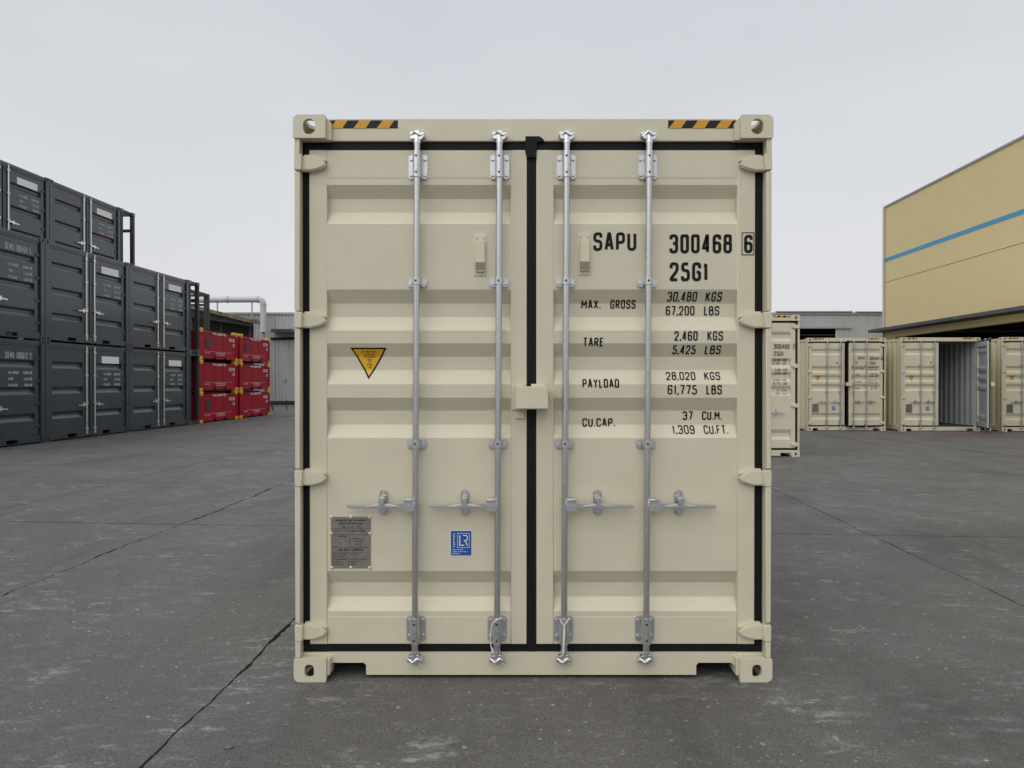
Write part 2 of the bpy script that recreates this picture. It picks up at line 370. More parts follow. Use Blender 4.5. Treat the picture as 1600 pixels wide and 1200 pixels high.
# ------------------------------------------------------------------ the yard: slabs of concrete
SLX = 0.046
xlines = [-18.5, -16.1, -13.7, -11.3, -8.9, -6.5, -3.9, -1.61, 0.85, 3.29, 5.7, 8.1, 10.5, 12.9, 15.3, 17.7]
ylines = [-6.0, -2.2, 1.9, 7.1, 9.9, 11.9, 14.7, 17.4, 20.3, 23.2, 26.1, 29.0, 32.0, 35.0, 38.0, 41.0, 44.5]
def wob(k, t, amp):
    return amp * (math.sin(t * 1.7 + k * 2.1) * .5 + math.sin(t * 5.3 + k * 4.7) * .3 + math.sin(t * 13.1 + k * 1.3) * .22 + math.sin(t * 31 + k) * .16 + math.sin(t * 67 + 3 * k) * .1)
def xl(i, y, side):
    amp = .036 if i == 6 else .016
    jag = (math.sin(y * 97 + i + side) * .5 + math.sin(y * 211 + 2 * i * side) * .5) * (.004 if i == 6 else .0025)
    if i > 9: return xlines[i] + SLX * y + wob(i, y, amp) + side * .002
    g = (.006 if i == 6 else .005) + max(0, wob(i + 40, y * 2.3, .016 if i in (6, 7) else .006))
    return xlines[i] + SLX * y + wob(i, y, amp) + jag + side * g
def yl(j, x, side):
    g = (.010 if j == 3 else .0065) + max(0, wob(j + 70, x * 2.3, .008))
    return ylines[j] - .072 * x + wob(j + 20, x, .012) + side * g
gm = MB(); gm.quad((-600, -600, -.035), (600, -600, -.035), (600, 600, -.035), (-600, 600, -.035))
ground = tag(O('ground', gm.mesh('ground', 'concrete')), kind='structure')
gm = MB(); gm.quad((-20, -7.5, -.018), (21, -7.5, -.018), (21, 47, -.018), (-20, 47, -.018))
tag(O('joint_filler', gm.mesh('joint_filler', 'bitumen'), ground), kind='structure')
for i in range(len(xlines) - 1):
    for j in range(len(ylines) - 1):
        near = ylines[j] < 12 and abs(xlines[i]) < 12
        nx, ny = (60, 130) if near else (3, 3)
        xa = [xlines[i] + SLX * ylines[j] + (xlines[i + 1] - xlines[i]) * t / nx for t in range(nx + 1)]
        xb = [xlines[i] + SLX * ylines[j + 1] + (xlines[i + 1] - xlines[i]) * t / nx for t in range(nx + 1)]
        if j == 2 and i == 8: continue
        ir = 9 if (j == 2 and i == 7) else i + 1
        def corner(ii, jj, sx, sy):
            x = xlines[ii] + SLX * ylines[jj]
            for _ in range(4):
                y = yl(jj, x, sy); x = xl(ii, y, sx)
            return x, y
        c00 = corner(i, j, 1, 1); c10 = corner(ir, j, -1, 1); c11 = corner(ir, j + 1, -1, -1); c01 = corner(i, j + 1, 1, -1)
        loop = []
        for t in range(nx): x = c00[0] + (c10[0] - c00[0]) * t / nx; loop.append((x, yl(j, x, 1)))
        for t in range(ny): y = c10[1] + (c11[1] - c10[1]) * t / ny; loop.append((xl(ir, y, -1), y))
        for t in range(nx): x = c11[0] + (c01[0] - c11[0]) * t / nx; loop.append((x, yl(j + 1, x, -1)))
        for t in range(ny): y = c01[1] + (c00[1] - c01[1]) * t / ny; loop.append((xl(i, y, 1), y))
        m = MB(); z = random.uniform(-.0015, .0005)
        m.prism(loop, -.03, z, axis='z')
        O('slab', m.mesh('slab', 'concrete'), ground)
# worn red line painted in front of the far containers
m = MB()
for (u0, v0, u1, v1, th) in ((1425, 681.2, 1610, 684.0, .10), (1470, 679.2, 1610, 680.4, .06)):
    def gp(u, v): Y = FPX * CAMH / (v - HOR); return ((u - 800) * Y / FPX, Y)
    a = gp(u0, v0); b = gp(u1, v1)
    m.quad((a[0], a[1] - th, .004), (b[0], b[1] - th, .004), (b[0], b[1] + th, .004), (a[0], a[1] + th, .004))
tag(O('road_marking', m.mesh('road_marking', 'red_line'), ground), kind='structure')
# loose grit
m = MB(); rg = random.Random(3)
for k in range(260):
    y = rg.uniform(2.3, 9); x = rg.uniform(-.9, .9) * y * .85
    if -1.2 < x < 1.4 and y > 3.3: continue
    s = rg.choice((.002, .003, .003, .004, .006))
    r = bmesh.ops.create_icosphere(m.bm, subdivisions=1, radius=s, matrix=Matrix.Translation((x, y, s * .4)) @ Matrix.Diagonal((rg.uniform(.8, 1.5), rg.uniform(.8, 1.3), .6, 1)))
bmesh.ops.create_icosphere(m.bm, subdivisions=2, radius=.017, matrix=Matrix.Translation((-1.19, 2.86, .004)) @ Matrix.Diagonal((1.2, .8, .4, 1)))
tag(O('gravel', m.mesh('gravel', 'stone')), 'loose grit scattered on the concrete yard', 'gravel', kind='stuff')

# ------------------------------------------------------------------ cream 20 ft container
LEN = 6.058
YF, YP, YR, YH, YG, YROD = .060, .063, .101, .055, .068, .016
def DX(u, y): return (u - 800) * (D0 + y) / FPX - XC
def DZ(v, y): return CAMH - (v - HOR) * (D0 + y) / FPX
HW = 2.446 / 2
HT = 2.896
RIBS = [(290, 312, 333, 351), (453, 475, 496, 517), (537, 558, 579, 601), (622, 642, 664, 685), (893, 911, 933, 956)]
PROF = []                                       # (z, y) from the top down
for a, b, c, d in RIBS: PROF += [(DZ(a, YP), YP), (DZ(b, YR), YR), (DZ(c, YR), YR), (DZ(d, YP), YP)]
def prof(z):
    for (z0, y0), (z1, y1) in zip(PROF, PROF[1:]):
        if z1 <= z <= z0: return y0 + (y1 - y0) * (z0 - z) / (z0 - z1)
    return YP
DOORS = {'l': dict(e0=483.5, p0=511, p1=798, e1=823), 'r': dict(e0=838, p0=865, p1=1152, e1=1179.5)}
def ymap_door(x, z):
    for d in DOORS.values():
        if DX(d['p0'], YP) <= x <= DX(d['p1'], YP): return prof(z) - .0016
    return YF - .0016

def casting_mesh(top):
    def fn():
        m = MB(); W, Dp, Hh, t = .165, .178, .118, .018
        # local: x 0..W to the inside, y 0..Dp, z 0..H, outer corner at x=0
        def outline():
            pts = []
            for q, (cx, cz) in enumerate(((W, Hh), (0, Hh), (0, 0), (W, 0))):
                r = .030 if ((top and q == 1) or (not top and q == 2)) else .006
                sx, sz = (-1 if cx else 1), (-1 if cz else 1)
                for i in range(8):
                    a = math.pi / 2 * q + math.pi / 2 * i / 7
                    pts.append((cx + sx * r + r * math.cos(a), cz + sz * r + r * math.sin(a)))
            return pts
        fo = outline()
        hole = superloop(W * .5, Hh * .49, .064, .079, .0315) if top else superloop(W * .48, Hh * .49, .048, .066, .022)
        m.ring_plate(fo, hole, lambda x, z: (x, 0, z), lambda x, z: (x, t, z))
        # outer side plate, with its slot
        so = superloop(Dp / 2 + t / 2, Hh / 2, Dp - t, Hh - .05, .004); sh = superloop(Dp / 2 + t / 2, Hh / 2, .079, .050, .024)
        m.ring_plate(so, sh, lambda y, z: (0.001, y, z), lambda y, z: (t, y, z))
        m.box(.003, t, t, Dp, 0 if not top else .0, .026); m.box(.003 if not top else .02, t + .006, t, Dp, Hh - .026, Hh - .002)
        # top / bottom plate with slot
        po = superloop(W / 2, Dp / 2 + t / 2, W - .012, Dp - t, .003); ph = superloop(W / 2, Dp / 2 + t / 2, .070, .124, .034)
        z0 = (Hh - t, Hh - .001) if top else (.001, t)
        m.ring_plate(po, ph, lambda x, y: (x, y, z0[1] if top else z0[0]), lambda x, y: (x, y, z0[0] if top else z0[1]))
        # closing plates towards the frame
        if top: m.box(.02, W - .002, t, Dp, .0, .012)
        else: m.box(.003, W - .002, t, Dp, Hh - .012, Hh)
        m.box(W - .014, W - .001, t, Dp, .013, Hh - t - .001); m.box(t, W - .015, Dp - .012, Dp - .001, .013, Hh - t - .001)
        # sloped lip towards the rails
        if top: m.prism([(W - .002, .0), (W + .022, .0), (W + .022, Hh - .03), (W - .002, Hh - .004)], .03, .09)
        else: m.prism([(W - .002, .03), (W + .014, .03), (W + .014, Hh - .004), (W - .002, Hh - .004)], .02, .09)
        return m.mesh('corner_casting', 'cream', True)
    return cached(('cast', top), fn)

def bracket_mesh(kind):
    def fn():
        m = MB()
        yp = YF - YROD                       # door face behind the rod axis
        if kind == 'guide':
            h = .062
            m.box(-.049, .049, yp - .007, yp - .0005, -h, h, .006, 2)
            m.cyl((0, 0, -h - .004), (0, 0, h + .006), .0225, 20)
            m.box(-.0225, .0225, 0, yp - .006, -h - .004, h + .006)
            for s in (-1, 1):
                for z in (-.041, .041): m.cyl((s * .036, yp - .016, z), (s * .036, yp - .006, z), .0095, 10, .0085)
        else:
            h = .022
            m.box(-.049, .049, yp - .008, yp - .0005, -h, h, .007, 2)
            m.cyl((0, 0, -h * .72), (0, 0, h * .9), .0215, 18)
            m.box(-.0215, .0215, 0, yp - .007, -h * .72, h * .9)
            for s in (-1, 1): m.cyl((s * .035, yp - .017, -.002), (s * .035, yp - .007, -.002), .0095, 10, .0085)
        return m.mesh('bracket', 'zinc_plate', True)
    return cached(('bracket', kind), fn)
def dots_mesh(kind):
    def fn():
        m = MB(); r = .0228 if kind == 'guide' else .0218
        m.cyl((-.002, -r - .0006, 0), (-.002, -r + .004, 0), .0055, 10)
        return m.mesh('bolt_hole', 'bolt_hole')
    return cached(('dots', kind), fn)
def cam_mesh(top):
    def fn():
        m = MB(); s = 1 if top else -1
        yk = YH - YROD
        m.cyl((0, 0, -.03 * s), (0, 0, .012 * s), .0185, 14)
        m.box(-.017, .017, -.012, .020, min(-.004 * s, .036 * s), max(-.004 * s, .036 * s), .005)
        m.prism([(-.036, .0 * s), (-.028, -.012 * s), (.022, -.016 * s), (.038, .006 * s), (.03, .014 * s), (-.02, .012 * s)], -.016, .008, bev=.003)
        m.box(-.04, -.016, -.004, yk, min(.008 * s, .030 * s), max(.008 * s, .030 * s), .004)
        m.box(.014, .038, -.010, yk, min(.006 * s, .026 * s), max(.006 * s, .026 * s), .004)
        m.tube([(.020, -.012, .028 * s), (.030, -.013, .034 * s), (.038, -.012, .042 * s)], .0025, 6)
        m.tube([(-.034, -.006, .004 * s), (-.010, -.022, .020 * s), (.016, -.018, .004 * s), (.034, -.008, .012 * s)], .006, 8)
        m.cyl((-.026, -.012, .02 * s), (-.026, -.004, .02 * s), .007, 8)
        return m.mesh('cam_lock', 'zinc_bright', True)
    return cached(('cam', top), fn)
def handle_mesh(sgn):
    def fn():
        m = MB(); k = sgn / 306.5             # lever runs to sgn*x from the rod
        yb = .012
        m.box(*sorted((k * 1, k * 19)), -.020, .016, -.032, .026, .003)
        m.box(*sorted((k * 2, k * 18)), -.030, .020, .024, .034, .002)
        pts = [(k * 16, .014), (k * 36, .010), (k * 60, .006), (k * 82, .003), (k * 105, .002), (k * 108, -.002), (k * 107, -.015), (k * 84, -.017), (k * 60, -.016), (k * 36, -.016), (k * 16, -.016)]
        m.prism(pts, -.010, .010, bev=.003)
        m.prism([(k * 28, -.004), (k * 48, .006), (k * 56, .006), (k * 76, -.006), (k * 54, -.012)], -.022, -.008, bev=.003)
        m.cyl((k * 10, -.024, -.004), (k * 10, -.019, -.004), .007, 10)
        return m.mesh('handle', 'zinc_cast', True)
    return cached(('handle', sgn), fn)
def catch_mesh():
    def fn():
        m = MB(); yp = YF - YROD
        m.prism(superloop(0, 0, .042, .130, .0208), yp - .008, yp - .0005, bev=.002)
        for z in (-.046, .048): m.cyl((0, yp - .016, z), (0, yp - .006, z), .0135, 14); m.cyl((0, yp - .022, z), (0, yp - .015, z), .007, 8)
        return m.mesh('handle_catch', 'zinc', True)
    return cached('catch', fn)
def lug_mesh():
    def fn():
        m = MB(); yp = YF - YROD
        m.box(-.013, .013, -.022, yp - .008, .014, .034, .003)
        m.prism([(-.014, .034), (.014, .034), (.013, .008), (.005, -.006), (-.005, -.004), (-.012, .006)], -.036, -.024, bev=.002)
        return m.mesh('handle_lug', 'zinc_bright', True)
    return cached('lug', fn)
def hinge_mesh(side):
    def fn():
        m = MB(); s = 1 if side == 'l' else -1
        def X(u): return s * (u - 459.0) / 306.5
        z = lambda v: (500.5 - v) / 306.5
        m.box(*sorted((X(460), X(471.5))), .006, .05, z(513.5), z(488.5), .003)
        m.cyl((X(465.5), .030, z(513)), (X(465.5), .030, z(489)), .021, 14)
        pl = [(466, 490.5), (474, 489.6), (485, 489.8), (497, 493), (505.5, 497.5), (507.5, 502), (504.5, 507), (495, 510.5), (484, 513), (466, 513)]
        m.prism([(X(a), z(b)) for a, b in pl], .026, YF + .002, bev=.006)
        pl2 = [(473, 487), (486, 486.6), (497, 489.6), (507, 493.5), (508, 497), (497, 494), (486, 491), (473, 491)]
        m.prism([(X(a), z(b)) for a, b in pl2], .040, YF + .002, bev=.002)
        return m.mesh('hinge', 'cream', True)
    return cached(('hinge', side), fn)
HINGE_V = (255.5, 500.5, 747, 988.5)

def hinge_point(side): return (-HW + .02 if side == 'l' else HW - .02, .030)

TEXTS = [  # text, u0, u1, vtop, vbot, stroke px
 ('MAX.', 909.2, 939.5, 468.3, 482, 2.15), ('GROSS', 955, 995, 468.3, 482, 2.15), ('30,480', 1044, 1090.5, 456.5, 471, 2.15), ('KGS', 1104, 1129.5, 456.5, 471, 2.3),
 ('67,200', 1042.5, 1088, 477.5, 492.5, 2.15), ('LBS', 1103, 1127, 477.5, 492.5, 2.15), ('TARE', 911, 943, 528, 542, 2.15), ('2,460', 1053.5, 1090, 518, 533, 2.3),
 ('KGS', 1105, 1129.5, 518, 533, 2.15), ('5,425', 1052, 1088.5, 540, 554, 2.15), ('LBS', 1103, 1128, 540, 554, 2.15), ('PAYLOAD', 910, 967.5, 592.5, 606.5, 2.3),
 ('28,020', 1042, 1088, 581.5, 594.5, 1.9), ('KGS', 1102, 1127, 581.5, 594.5, 1.9), ('61,775', 1043, 1089, 602, 617, 2.15), ('LBS', 1103.5, 1128, 602, 617, 2.3),
 ('CU.CAP.', 911, 962.5, 654.5, 668, 2.2), ('37', 1069.5, 1085.5, 643.5, 657.5, 2.15), ('CU.M.', 1100, 1131, 643.5, 657.5, 2.15), ('1,309', 1052, 1087, 665.5, 679, 1.9), ('CU.FT.', 1101.5, 1139.5, 665.5, 679, 1.9)]
def text_mesh(key, items, m='black_print', ymap=ymap_door, off=None):
    def fn():
        mb = MB()
        for (t, u0, u1, v0, v1, sp) in items:
            sw = sp / 306.5
            for pl in strokes(t, DX(u0, YP), DX(u1, YP), DZ(v1, YP), DZ(v0, YP), sw): ribbon(mb, pl, sw, ymap)
        return mb.mesh('lettering', m, off=off)
    return cached(('text', key), fn)

def build_container(name, loc, rz, number, check, ajar=(0, 0), detail=True):
    """cream container; front castings at local y = 0, doors facing -y"""
    root = E(name, loc, rz)
    c = O
    # frame ----------------------------------------------------------------
    for sx in (-1, 1):
        for top in (True, False):
            for back in (False, True):
                o = O('corner_casting', casting_mesh(top), root, (sx * HW, LEN if back else 0, HT - .118 if top else 0))
                o.scale = (-sx, -1 if back else 1, 1)
    def header():
        m = MB(); x = HW - .168
        m.box(-x, x, YH, .16, DZ(222, YH), DZ(186.5, YH), .004); m.box(-HW + .06, HW - .06, YH + .01, .15, DZ(222, YH) + .0, DZ(221, YH) + .02)
        return m.mesh('header', 'cream', True)
    O('header', cached('header', header), root)
    def sill():
        m = MB(); zb, zt, zn = DZ(1056, YH), DZ(1021, YH), DZ(1037, YH)
        xa, xb, xc = DX(510, YH), DX(516, YH), DX(571.5, YH)
        x2, x1 = DX(1088.5, YH), DX(1147, YH); xe = DX(1151, YH)
        r = .012
        m.prism([(xa, zb + .05), (xb, zb + .05), (xb, zn - r), (xb + r, zn), (xc - r, zn), (xc, zn - r), (xc, zb), (x2, zb), (x2, zn - r), (x2 + r, zn), (x1 - r, zn), (x1, zn - r), (x1, zb + .05), (xe, zb + .05), (xe, zt), (xa, zt)], YH, YH + .022)
        m.box(xc, x2, YH + .022, .18, zb + .004, zt - .003)
        m.box(-HW + .03, HW - .03, YH + .005, .16, zt - .05, zt - .001)
        return m.mesh('sill', 'cream', True)
    O('sill', cached('sill', sill), root)
    def postm(side):
        m = MB(); s = -1 if side == 'l' else 1
        xo, xi = s * (HW - .004), s * (HW - .031)
        vs = [213] + [q for v in HINGE_V for q in (v - 13.6, v + 13.6)] + [1030]
        for a, b in zip(vs[0::2], vs[1::2]): m.box(*sorted((xo, xi)), .010, .05, DZ(b, .01) + .001, DZ(a, .01), .003)
        m.box(*sorted((xo, s * (HW - .029))), .05, .16, .1, HT - .1)
        m.box(*sorted((s * (HW - .029), s * (HW - .075))), .095, .16, .1, HT - .1)
        return m.mesh('corner_post', 'cream', True)
    for sd in 'lr': O('corner_post', cached(('post', sd), lambda: postm(sd)), root)
    def rpost():
        m = MB()
        m.box(-.06, .06, -.06, .06, .1, HT - .1, .004); return m.mesh('corner_post', 'cream_side')
    for sx in (-1, 1): O('corner_post', cached('rpost', rpost), root, (sx * (HW - .066), LEN - .07, 0))
    # sides ----------------------------------------------------------------
    def corr(n, w0, w1, dep, sgn):
        pitch = (w1 - w0) / n; pts = []
        for k in range(n):
            a = w0 + k * pitch
            pts += [(a, 0), (a + pitch * .26, 0), (a + pitch * .5, dep), (a + pitch * .76, dep)]
        pts.append((w1, 0)); return pts
    def sidew(sx, inner):
        m = MB(); pts = corr(22, .17, LEN - .13, .036, 1); x = HW - .012 - (.006 if inner else 0)
        m.strip([(sx * (x - d), y, .16) for y, d in pts], [(sx * (x - d), y, HT - .10) for y, d in pts])
        return m.mesh('inner_lining' if inner else 'side_wall', 'inside_grey' if inner else 'cream_side')
    for sx in (-1, 1):
        so = O('side_wall', cached(('sw', sx), lambda: sidew(sx, False)), root)
        O('inner_lining', cached(('swi', sx), lambda: sidew(sx, True)), so)
    def rails():
        m = MB()
        for sx in (-1, 1): pass
        m.box(-.03, .03, .18, LEN - .18, 0, .06, .003); return m.mesh('rail', 'cream_side')
    for sx in (-1, 1):
        O('top_rail', cached('trail', rails), root, (sx * (HW - .036), 0, HT - .10)); 
        def brail():
            m = MB(); m.box(-.03, .03, .18, LEN - .18, 0, .15, .003); return m.mesh('bottom_rail', 'cream_side')
        O('bottom_rail', cached('brail', brail), root, (sx * (HW - .036), 0, .03))
    def roof():
        m = MB(); pts = corr(27, .162, LEN - .12, .02, 1)
        m.strip([(-HW + .04, y, HT - .03 - d) for y, d in pts], [(HW - .04, y, HT - .03 - d) for y, d in pts])
        m.box(-HW + .05, HW - .05, .163, LEN - .15, HT - .075, HT - .065)
        return m.mesh('roof', 'cream_side')
    O('roof', cached('roof', roof), root)
    def endw():
        m = MB(); pts = corr(8, -HW + .12, HW - .12, .04, 1)
        m.strip([(x, LEN - .03 - d, .16) for x, d in pts], [(x, LEN - .03 - d, HT - .1) for x, d in pts])
        m.strip([(x, LEN - .036 - d, .16) for x, d in pts], [(x, LEN - .036 - d, HT - .1) for x, d in pts])
        m.box(-HW + .1, HW - .1, LEN - .1, LEN - .02, HT - .1, HT - .03); m.box(-HW + .1, HW - .1, LEN - .1, LEN - .02, .03, .16)
        return m.mesh('end_wall', 'inside_grey')
    O('end_wall', cached('endw', endw), root)
    def floor():
        m = MB(); m.box(-HW + .07, HW - .07, .19, LEN - .11, .12, .17)
        for k in range(14): y = .5 + k * .4; m.box(-HW + .07, HW - .07, y, y + .05, .04, .119)
        return m.mesh('floor_deck', 'underside')
    O('floor_deck', cached('floor', floor), root)
    # hazard tape ------------------------------------------------------------
    def tape(u0, u1, black):
        m = MB(); y = YH - (.0012 if black else .0024); za, zb = DZ(202, YH), DZ(189.5, YH)
        if black: m.quad((DX(u0, YH), y, za), (DX(u1, YH), y, za), (DX(u1, YH), y, zb), (DX(u0, YH), y, zb))
        else:
            for k in range(3):
                a = u0 + 1 + k * 36.3; t = a + 9.5
                m.quad((DX(a, YH), y, za), (DX(a + 19, YH), y, za), (DX(min(t + 18, u1), YH), y, zb), (DX(t, YH), y, zb))
        return m.mesh('hazard_tape', 'tape_black' if black else 'tape_yellow')
    for u0, u1 in ((515.5, 622), (1043.5, 1150.5)):
        t = O('hazard_tape', cached(('tape', u0), lambda: tape(u0, u1, True)), root)
        O('stripe', cached(('stripe', u0), lambda: tape(u0, u1, False)), t)
    # doors -----------------------------------------------------------------
    for sd in 'lr':
        d = DOORS[sd]; hx, hy = hinge_point(sd); off = (-hx, -hy, 0)
        def leaf():
            m = MB(); zt, zb = DZ(235.5, YF), DZ(1008, YF)
            a, b, p, q = (DX(d[k], YF) for k in ('e0', 'e1', 'p0', 'p1'))
            m.box(a, p, YF, YF + .062, zb, zt, .003); m.box(q, b, YF, YF + .062, zb, zt, .003)
            m.box(p, q, YF + .0012, YF + .06, DZ(279.3, YF), zt - .001, .002); m.box(p, q, YF + .0012, YF + .06, zb + .001, DZ(965, YF), .002)
            m.bm.faces.ensure_lookup_table()
            return m.mesh('door', 'cream', True, off)
        dr = O('door', cached(('leaf', sd), leaf), root, (hx, hy, 0), (0, 0, ajar[0] if sd == 'l' else ajar[1]))
        def panel(inner):
            m = MB(); x0, x1 = DX(d['p0'], YP) - .004, DX(d['p1'], YP) + .004
            dy = .006 if inner else 0
            pr = [(DZ(277, YP), YP)] + PROF + [(DZ(967, YP), YP)]
            m.strip([(x0, y + dy, z) for z, y in pr], [(x1, y + dy, z) for z, y in pr])
            if inner:
                a, b = DX(d['e0'], YF), DX(d['e1'], YF); y = YF + .0635; zt, zb = DZ(235.5, YF), DZ(1008, YF)
                m.box(a + .002, x0 + .004, y, y + .002, zb, zt); m.box(x1 - .004, b - .002, y, y + .002, zb, zt)
                m.box(x0 + .005, x1 - .005, y, y + .002, zb, DZ(965, YF)); m.box(x0 + .005, x1 - .005, y, y + .002, DZ(279, YF), zt)
            return m.mesh('inner_lining' if inner else 'panel', 'inside_grey' if inner else 'cream', False, off)
        O('panel', cached(('panel', sd), lambda: panel(False)), dr)
        O('inner_lining', cached(('ipanel', sd), lambda: panel(True)), dr)
        def gasket():
            m = MB(); y0, y1 = YG, YG + .012
            if sd == 'l': a, b, ia, ib = DX(465.5, YG), DX(822.5, YG), DX(485, YG), DX(820, YG)
            else: a, b, ia, ib = DX(822.6, YG - .006), DX(1198.5, YG), DX(839.5, YG), DX(1178, YG)
            zt, zb = DZ(220, YG), DZ(1022, YG); it, ib_ = DZ(236.5, YG), DZ(1007, YG)
            m.box(a, b, y0, y1, it, zt, .002); m.box(a, b, y0, y1, zb, ib_, .002)
            if sd == 'l': m.box(a, ia, y0 + .001, y1 - .001, ib_, it)
            else:
                m.box(ib, b, y0 + .001, y1 - .001, ib_, it)
                m.box(a, ia, YF + .006, y1 + .002, zb - .002, DZ(222, YG), .003)
                m.prism([(DX(821, YH), DZ(214.5, YH)), (DX(843, YH), DZ(214.5, YH)), (DX(849, YH), DZ(219, YH)), (DX(850, YH), DZ(222, YH)), (DX(839, YH), DZ(224, YH)), (DX(837.5, YH), DZ(248, YH)), (DX(824.5, YH), DZ(247, YH)), (DX(821, YH), DZ(240, YH))], YH - .005, YH + .03, bev=.002)
            return m.mesh('gasket', 'rubber', True, off)
        O('gasket', cached(('gasket', sd), gasket), dr)
        for v in HINGE_V:
            O('hinge', hinge_mesh(sd), dr, ((-HW if sd == 'l' else HW) - hx, -hy, DZ(v, .03)))
        # locking gear
        for um in ((650, 778.5) if sd == 'l' else (883.5, 1012)):
            ur = lambda v: um + (620 - v) * .0052
            def P(v): return (DX(ur(v), YROD) - hx, YROD - hy, DZ(v, YROD))
            def rodm():
                m = MB(); m.cyl(P(214), P(1030), .0168, 18); return m.mesh('locking_bar', 'zinc', True)
            O('locking_bar', cached(('rod', um), rodm), dr)
            for v, k in ((258.5, 'guide'), (441, 'mid'), (695, 'mid'), (987.5, 'guide')):
                O('bracket', bracket_mesh(k), dr, P(v))
                for dz in ((-.043, .040) if k == 'guide' else (.004,)): O('bolt_hole', dots_mesh(k), dr, (P(v)[0], P(v)[1], P(v)[2] + dz))
            O('cam_lock', cam_mesh(True), dr, P(216)); O('cam_lock', cam_mesh(False), dr, P(1028))
            sg = -1 if sd == 'l' else 1
            O('handle', handle_mesh(sg), dr, P(790))
            for n_, f_ in (('handle_catch', catch_mesh), ('handle_lug', lug_mesh)): O(n_, f_(), dr, (P(790)[0] + sg * 52.5 / 306.5, P(790)[1], P(788)[2]))
        # vent
        def vent():
            m = MB(); y = YP
            a, b = (741, 760.5) if sd == 'l' else (903, 923)
            x0, x1 = DX(a, y), DX(b, y); zt, zb = DZ(367 if sd == 'l' else 365, y), DZ(432 if sd == 'l' else 430.5, y)
            xm = (x0 + x1) / 2
            m.box(x0, x1, y - .005, y + .002, zb, zt, .002)
            m.box(x0 + .007, x1 - .007, y - .022, y - .004, zb + .018, zt - .035, .005, 2)
            for px, pz in ((x0 + .014, zt - .018), (x1 - .014, zt - .018), (xm, zb + .009)): m.cyl((px, y - .010, pz), (px, y - .004, pz), .006, 8)
            return m.mesh('vent', 'cream_light', True, off)
        O('vent', cached(('vent', sd), vent), dr)
        def grille():
            m = MB(); y = YP - .0235
            a, b = (743.5, 758) if sd == 'l' else (905.5, 920.5)
            x0, x1 = DX(a, YP), DX(b, YP); vt = 411.5 if sd == 'l' else 410.5
            z1, z0 = DZ(vt, YP), DZ(vt + 12.5, YP); n = 7
            for k in range(n): x = x0 + (x1 - x0) * (k + .12) / n; m.box(x, x + (x1 - x0) * .62 / n, y, y + .004, z0, z1)
            return m.mesh('grille', 'mesh_grille', False, off)
        O('grille', cached(('grille', sd), grille), dr)
        if sd == 'l':
            build_left_marks(dr, off)
        else:
            [O('lettering', text_mesh(('block', k), [t_], off=off), dr) for k, t_ in enumerate(TEXTS)]
            idt = [('SAPU', 926.8, 994, 363.8, 392.8, 4.6), (number, 1045.7, 1143.3, 367, 396.8, 4.8), (check, 1161.8, 1175.2, 368, 396.5, 4.7), ('25G1', 1046, 1105.5, 410.6, 440.2, 4.8)]
            [O('lettering', text_mesh(t_, [t_], off=off), dr) for t_ in idt]
            def boxl():
                m = MB(); u0, u1, v0, v1 = 1159, 1177.3, 364.5, 399
                for (p, q) in (((u0, v0), (u1, v0)), ((u1, v0), (u1, v1)), ((u1, v1), (u0, v1)), ((u0, v1), (u0, v0))):
                    ribbon(m, [Vector((DX(p[0], YF), DZ(p[1], YF))), Vector((DX(q[0], YF), DZ(q[1], YF)))], 1.2 / 306.5, lambda x, z: YF - .0017, .2)
                return m.mesh('check_box', 'black_print', False, off)
            O('check_box', cached('boxl', boxl), dr)
            def lockbox():
                m = MB(); f0 = -.035
                x0, x1, z0, z1 = DX(805.5, f0), DX(857, f0), DZ(640, f0), DZ(604.5, f0)
                m.box(x0, x1, f0, YF - .004, z0, z1, .005, 2)
                m.box(DX(830, .02), DX(851, .02), .0, YF - .002, z1 - .01, DZ(600.5, .02), .003)
                return m.mesh('lock_box', 'cream', True, off)
            O('lock_box', cached('lockbox', lockbox), dr)
            def hook():
                m = MB(); y = YF - .02
                pts = [(857.5, 610), (858.5, 618), (859.5, 624.5), (862.5, 626.5), (865, 623.5), (865.2, 612), (865.2, 606)]
                m.tube([(DX(a, y), y + (.012 if i in (0, 6) else 0), DZ(b, y)) for i, (a, b) in enumerate(pts)], .0028, 6); return m.mesh('hook', 'cream_light', True, off)
            O('hook', cached('hook', hook), dr)
    return root

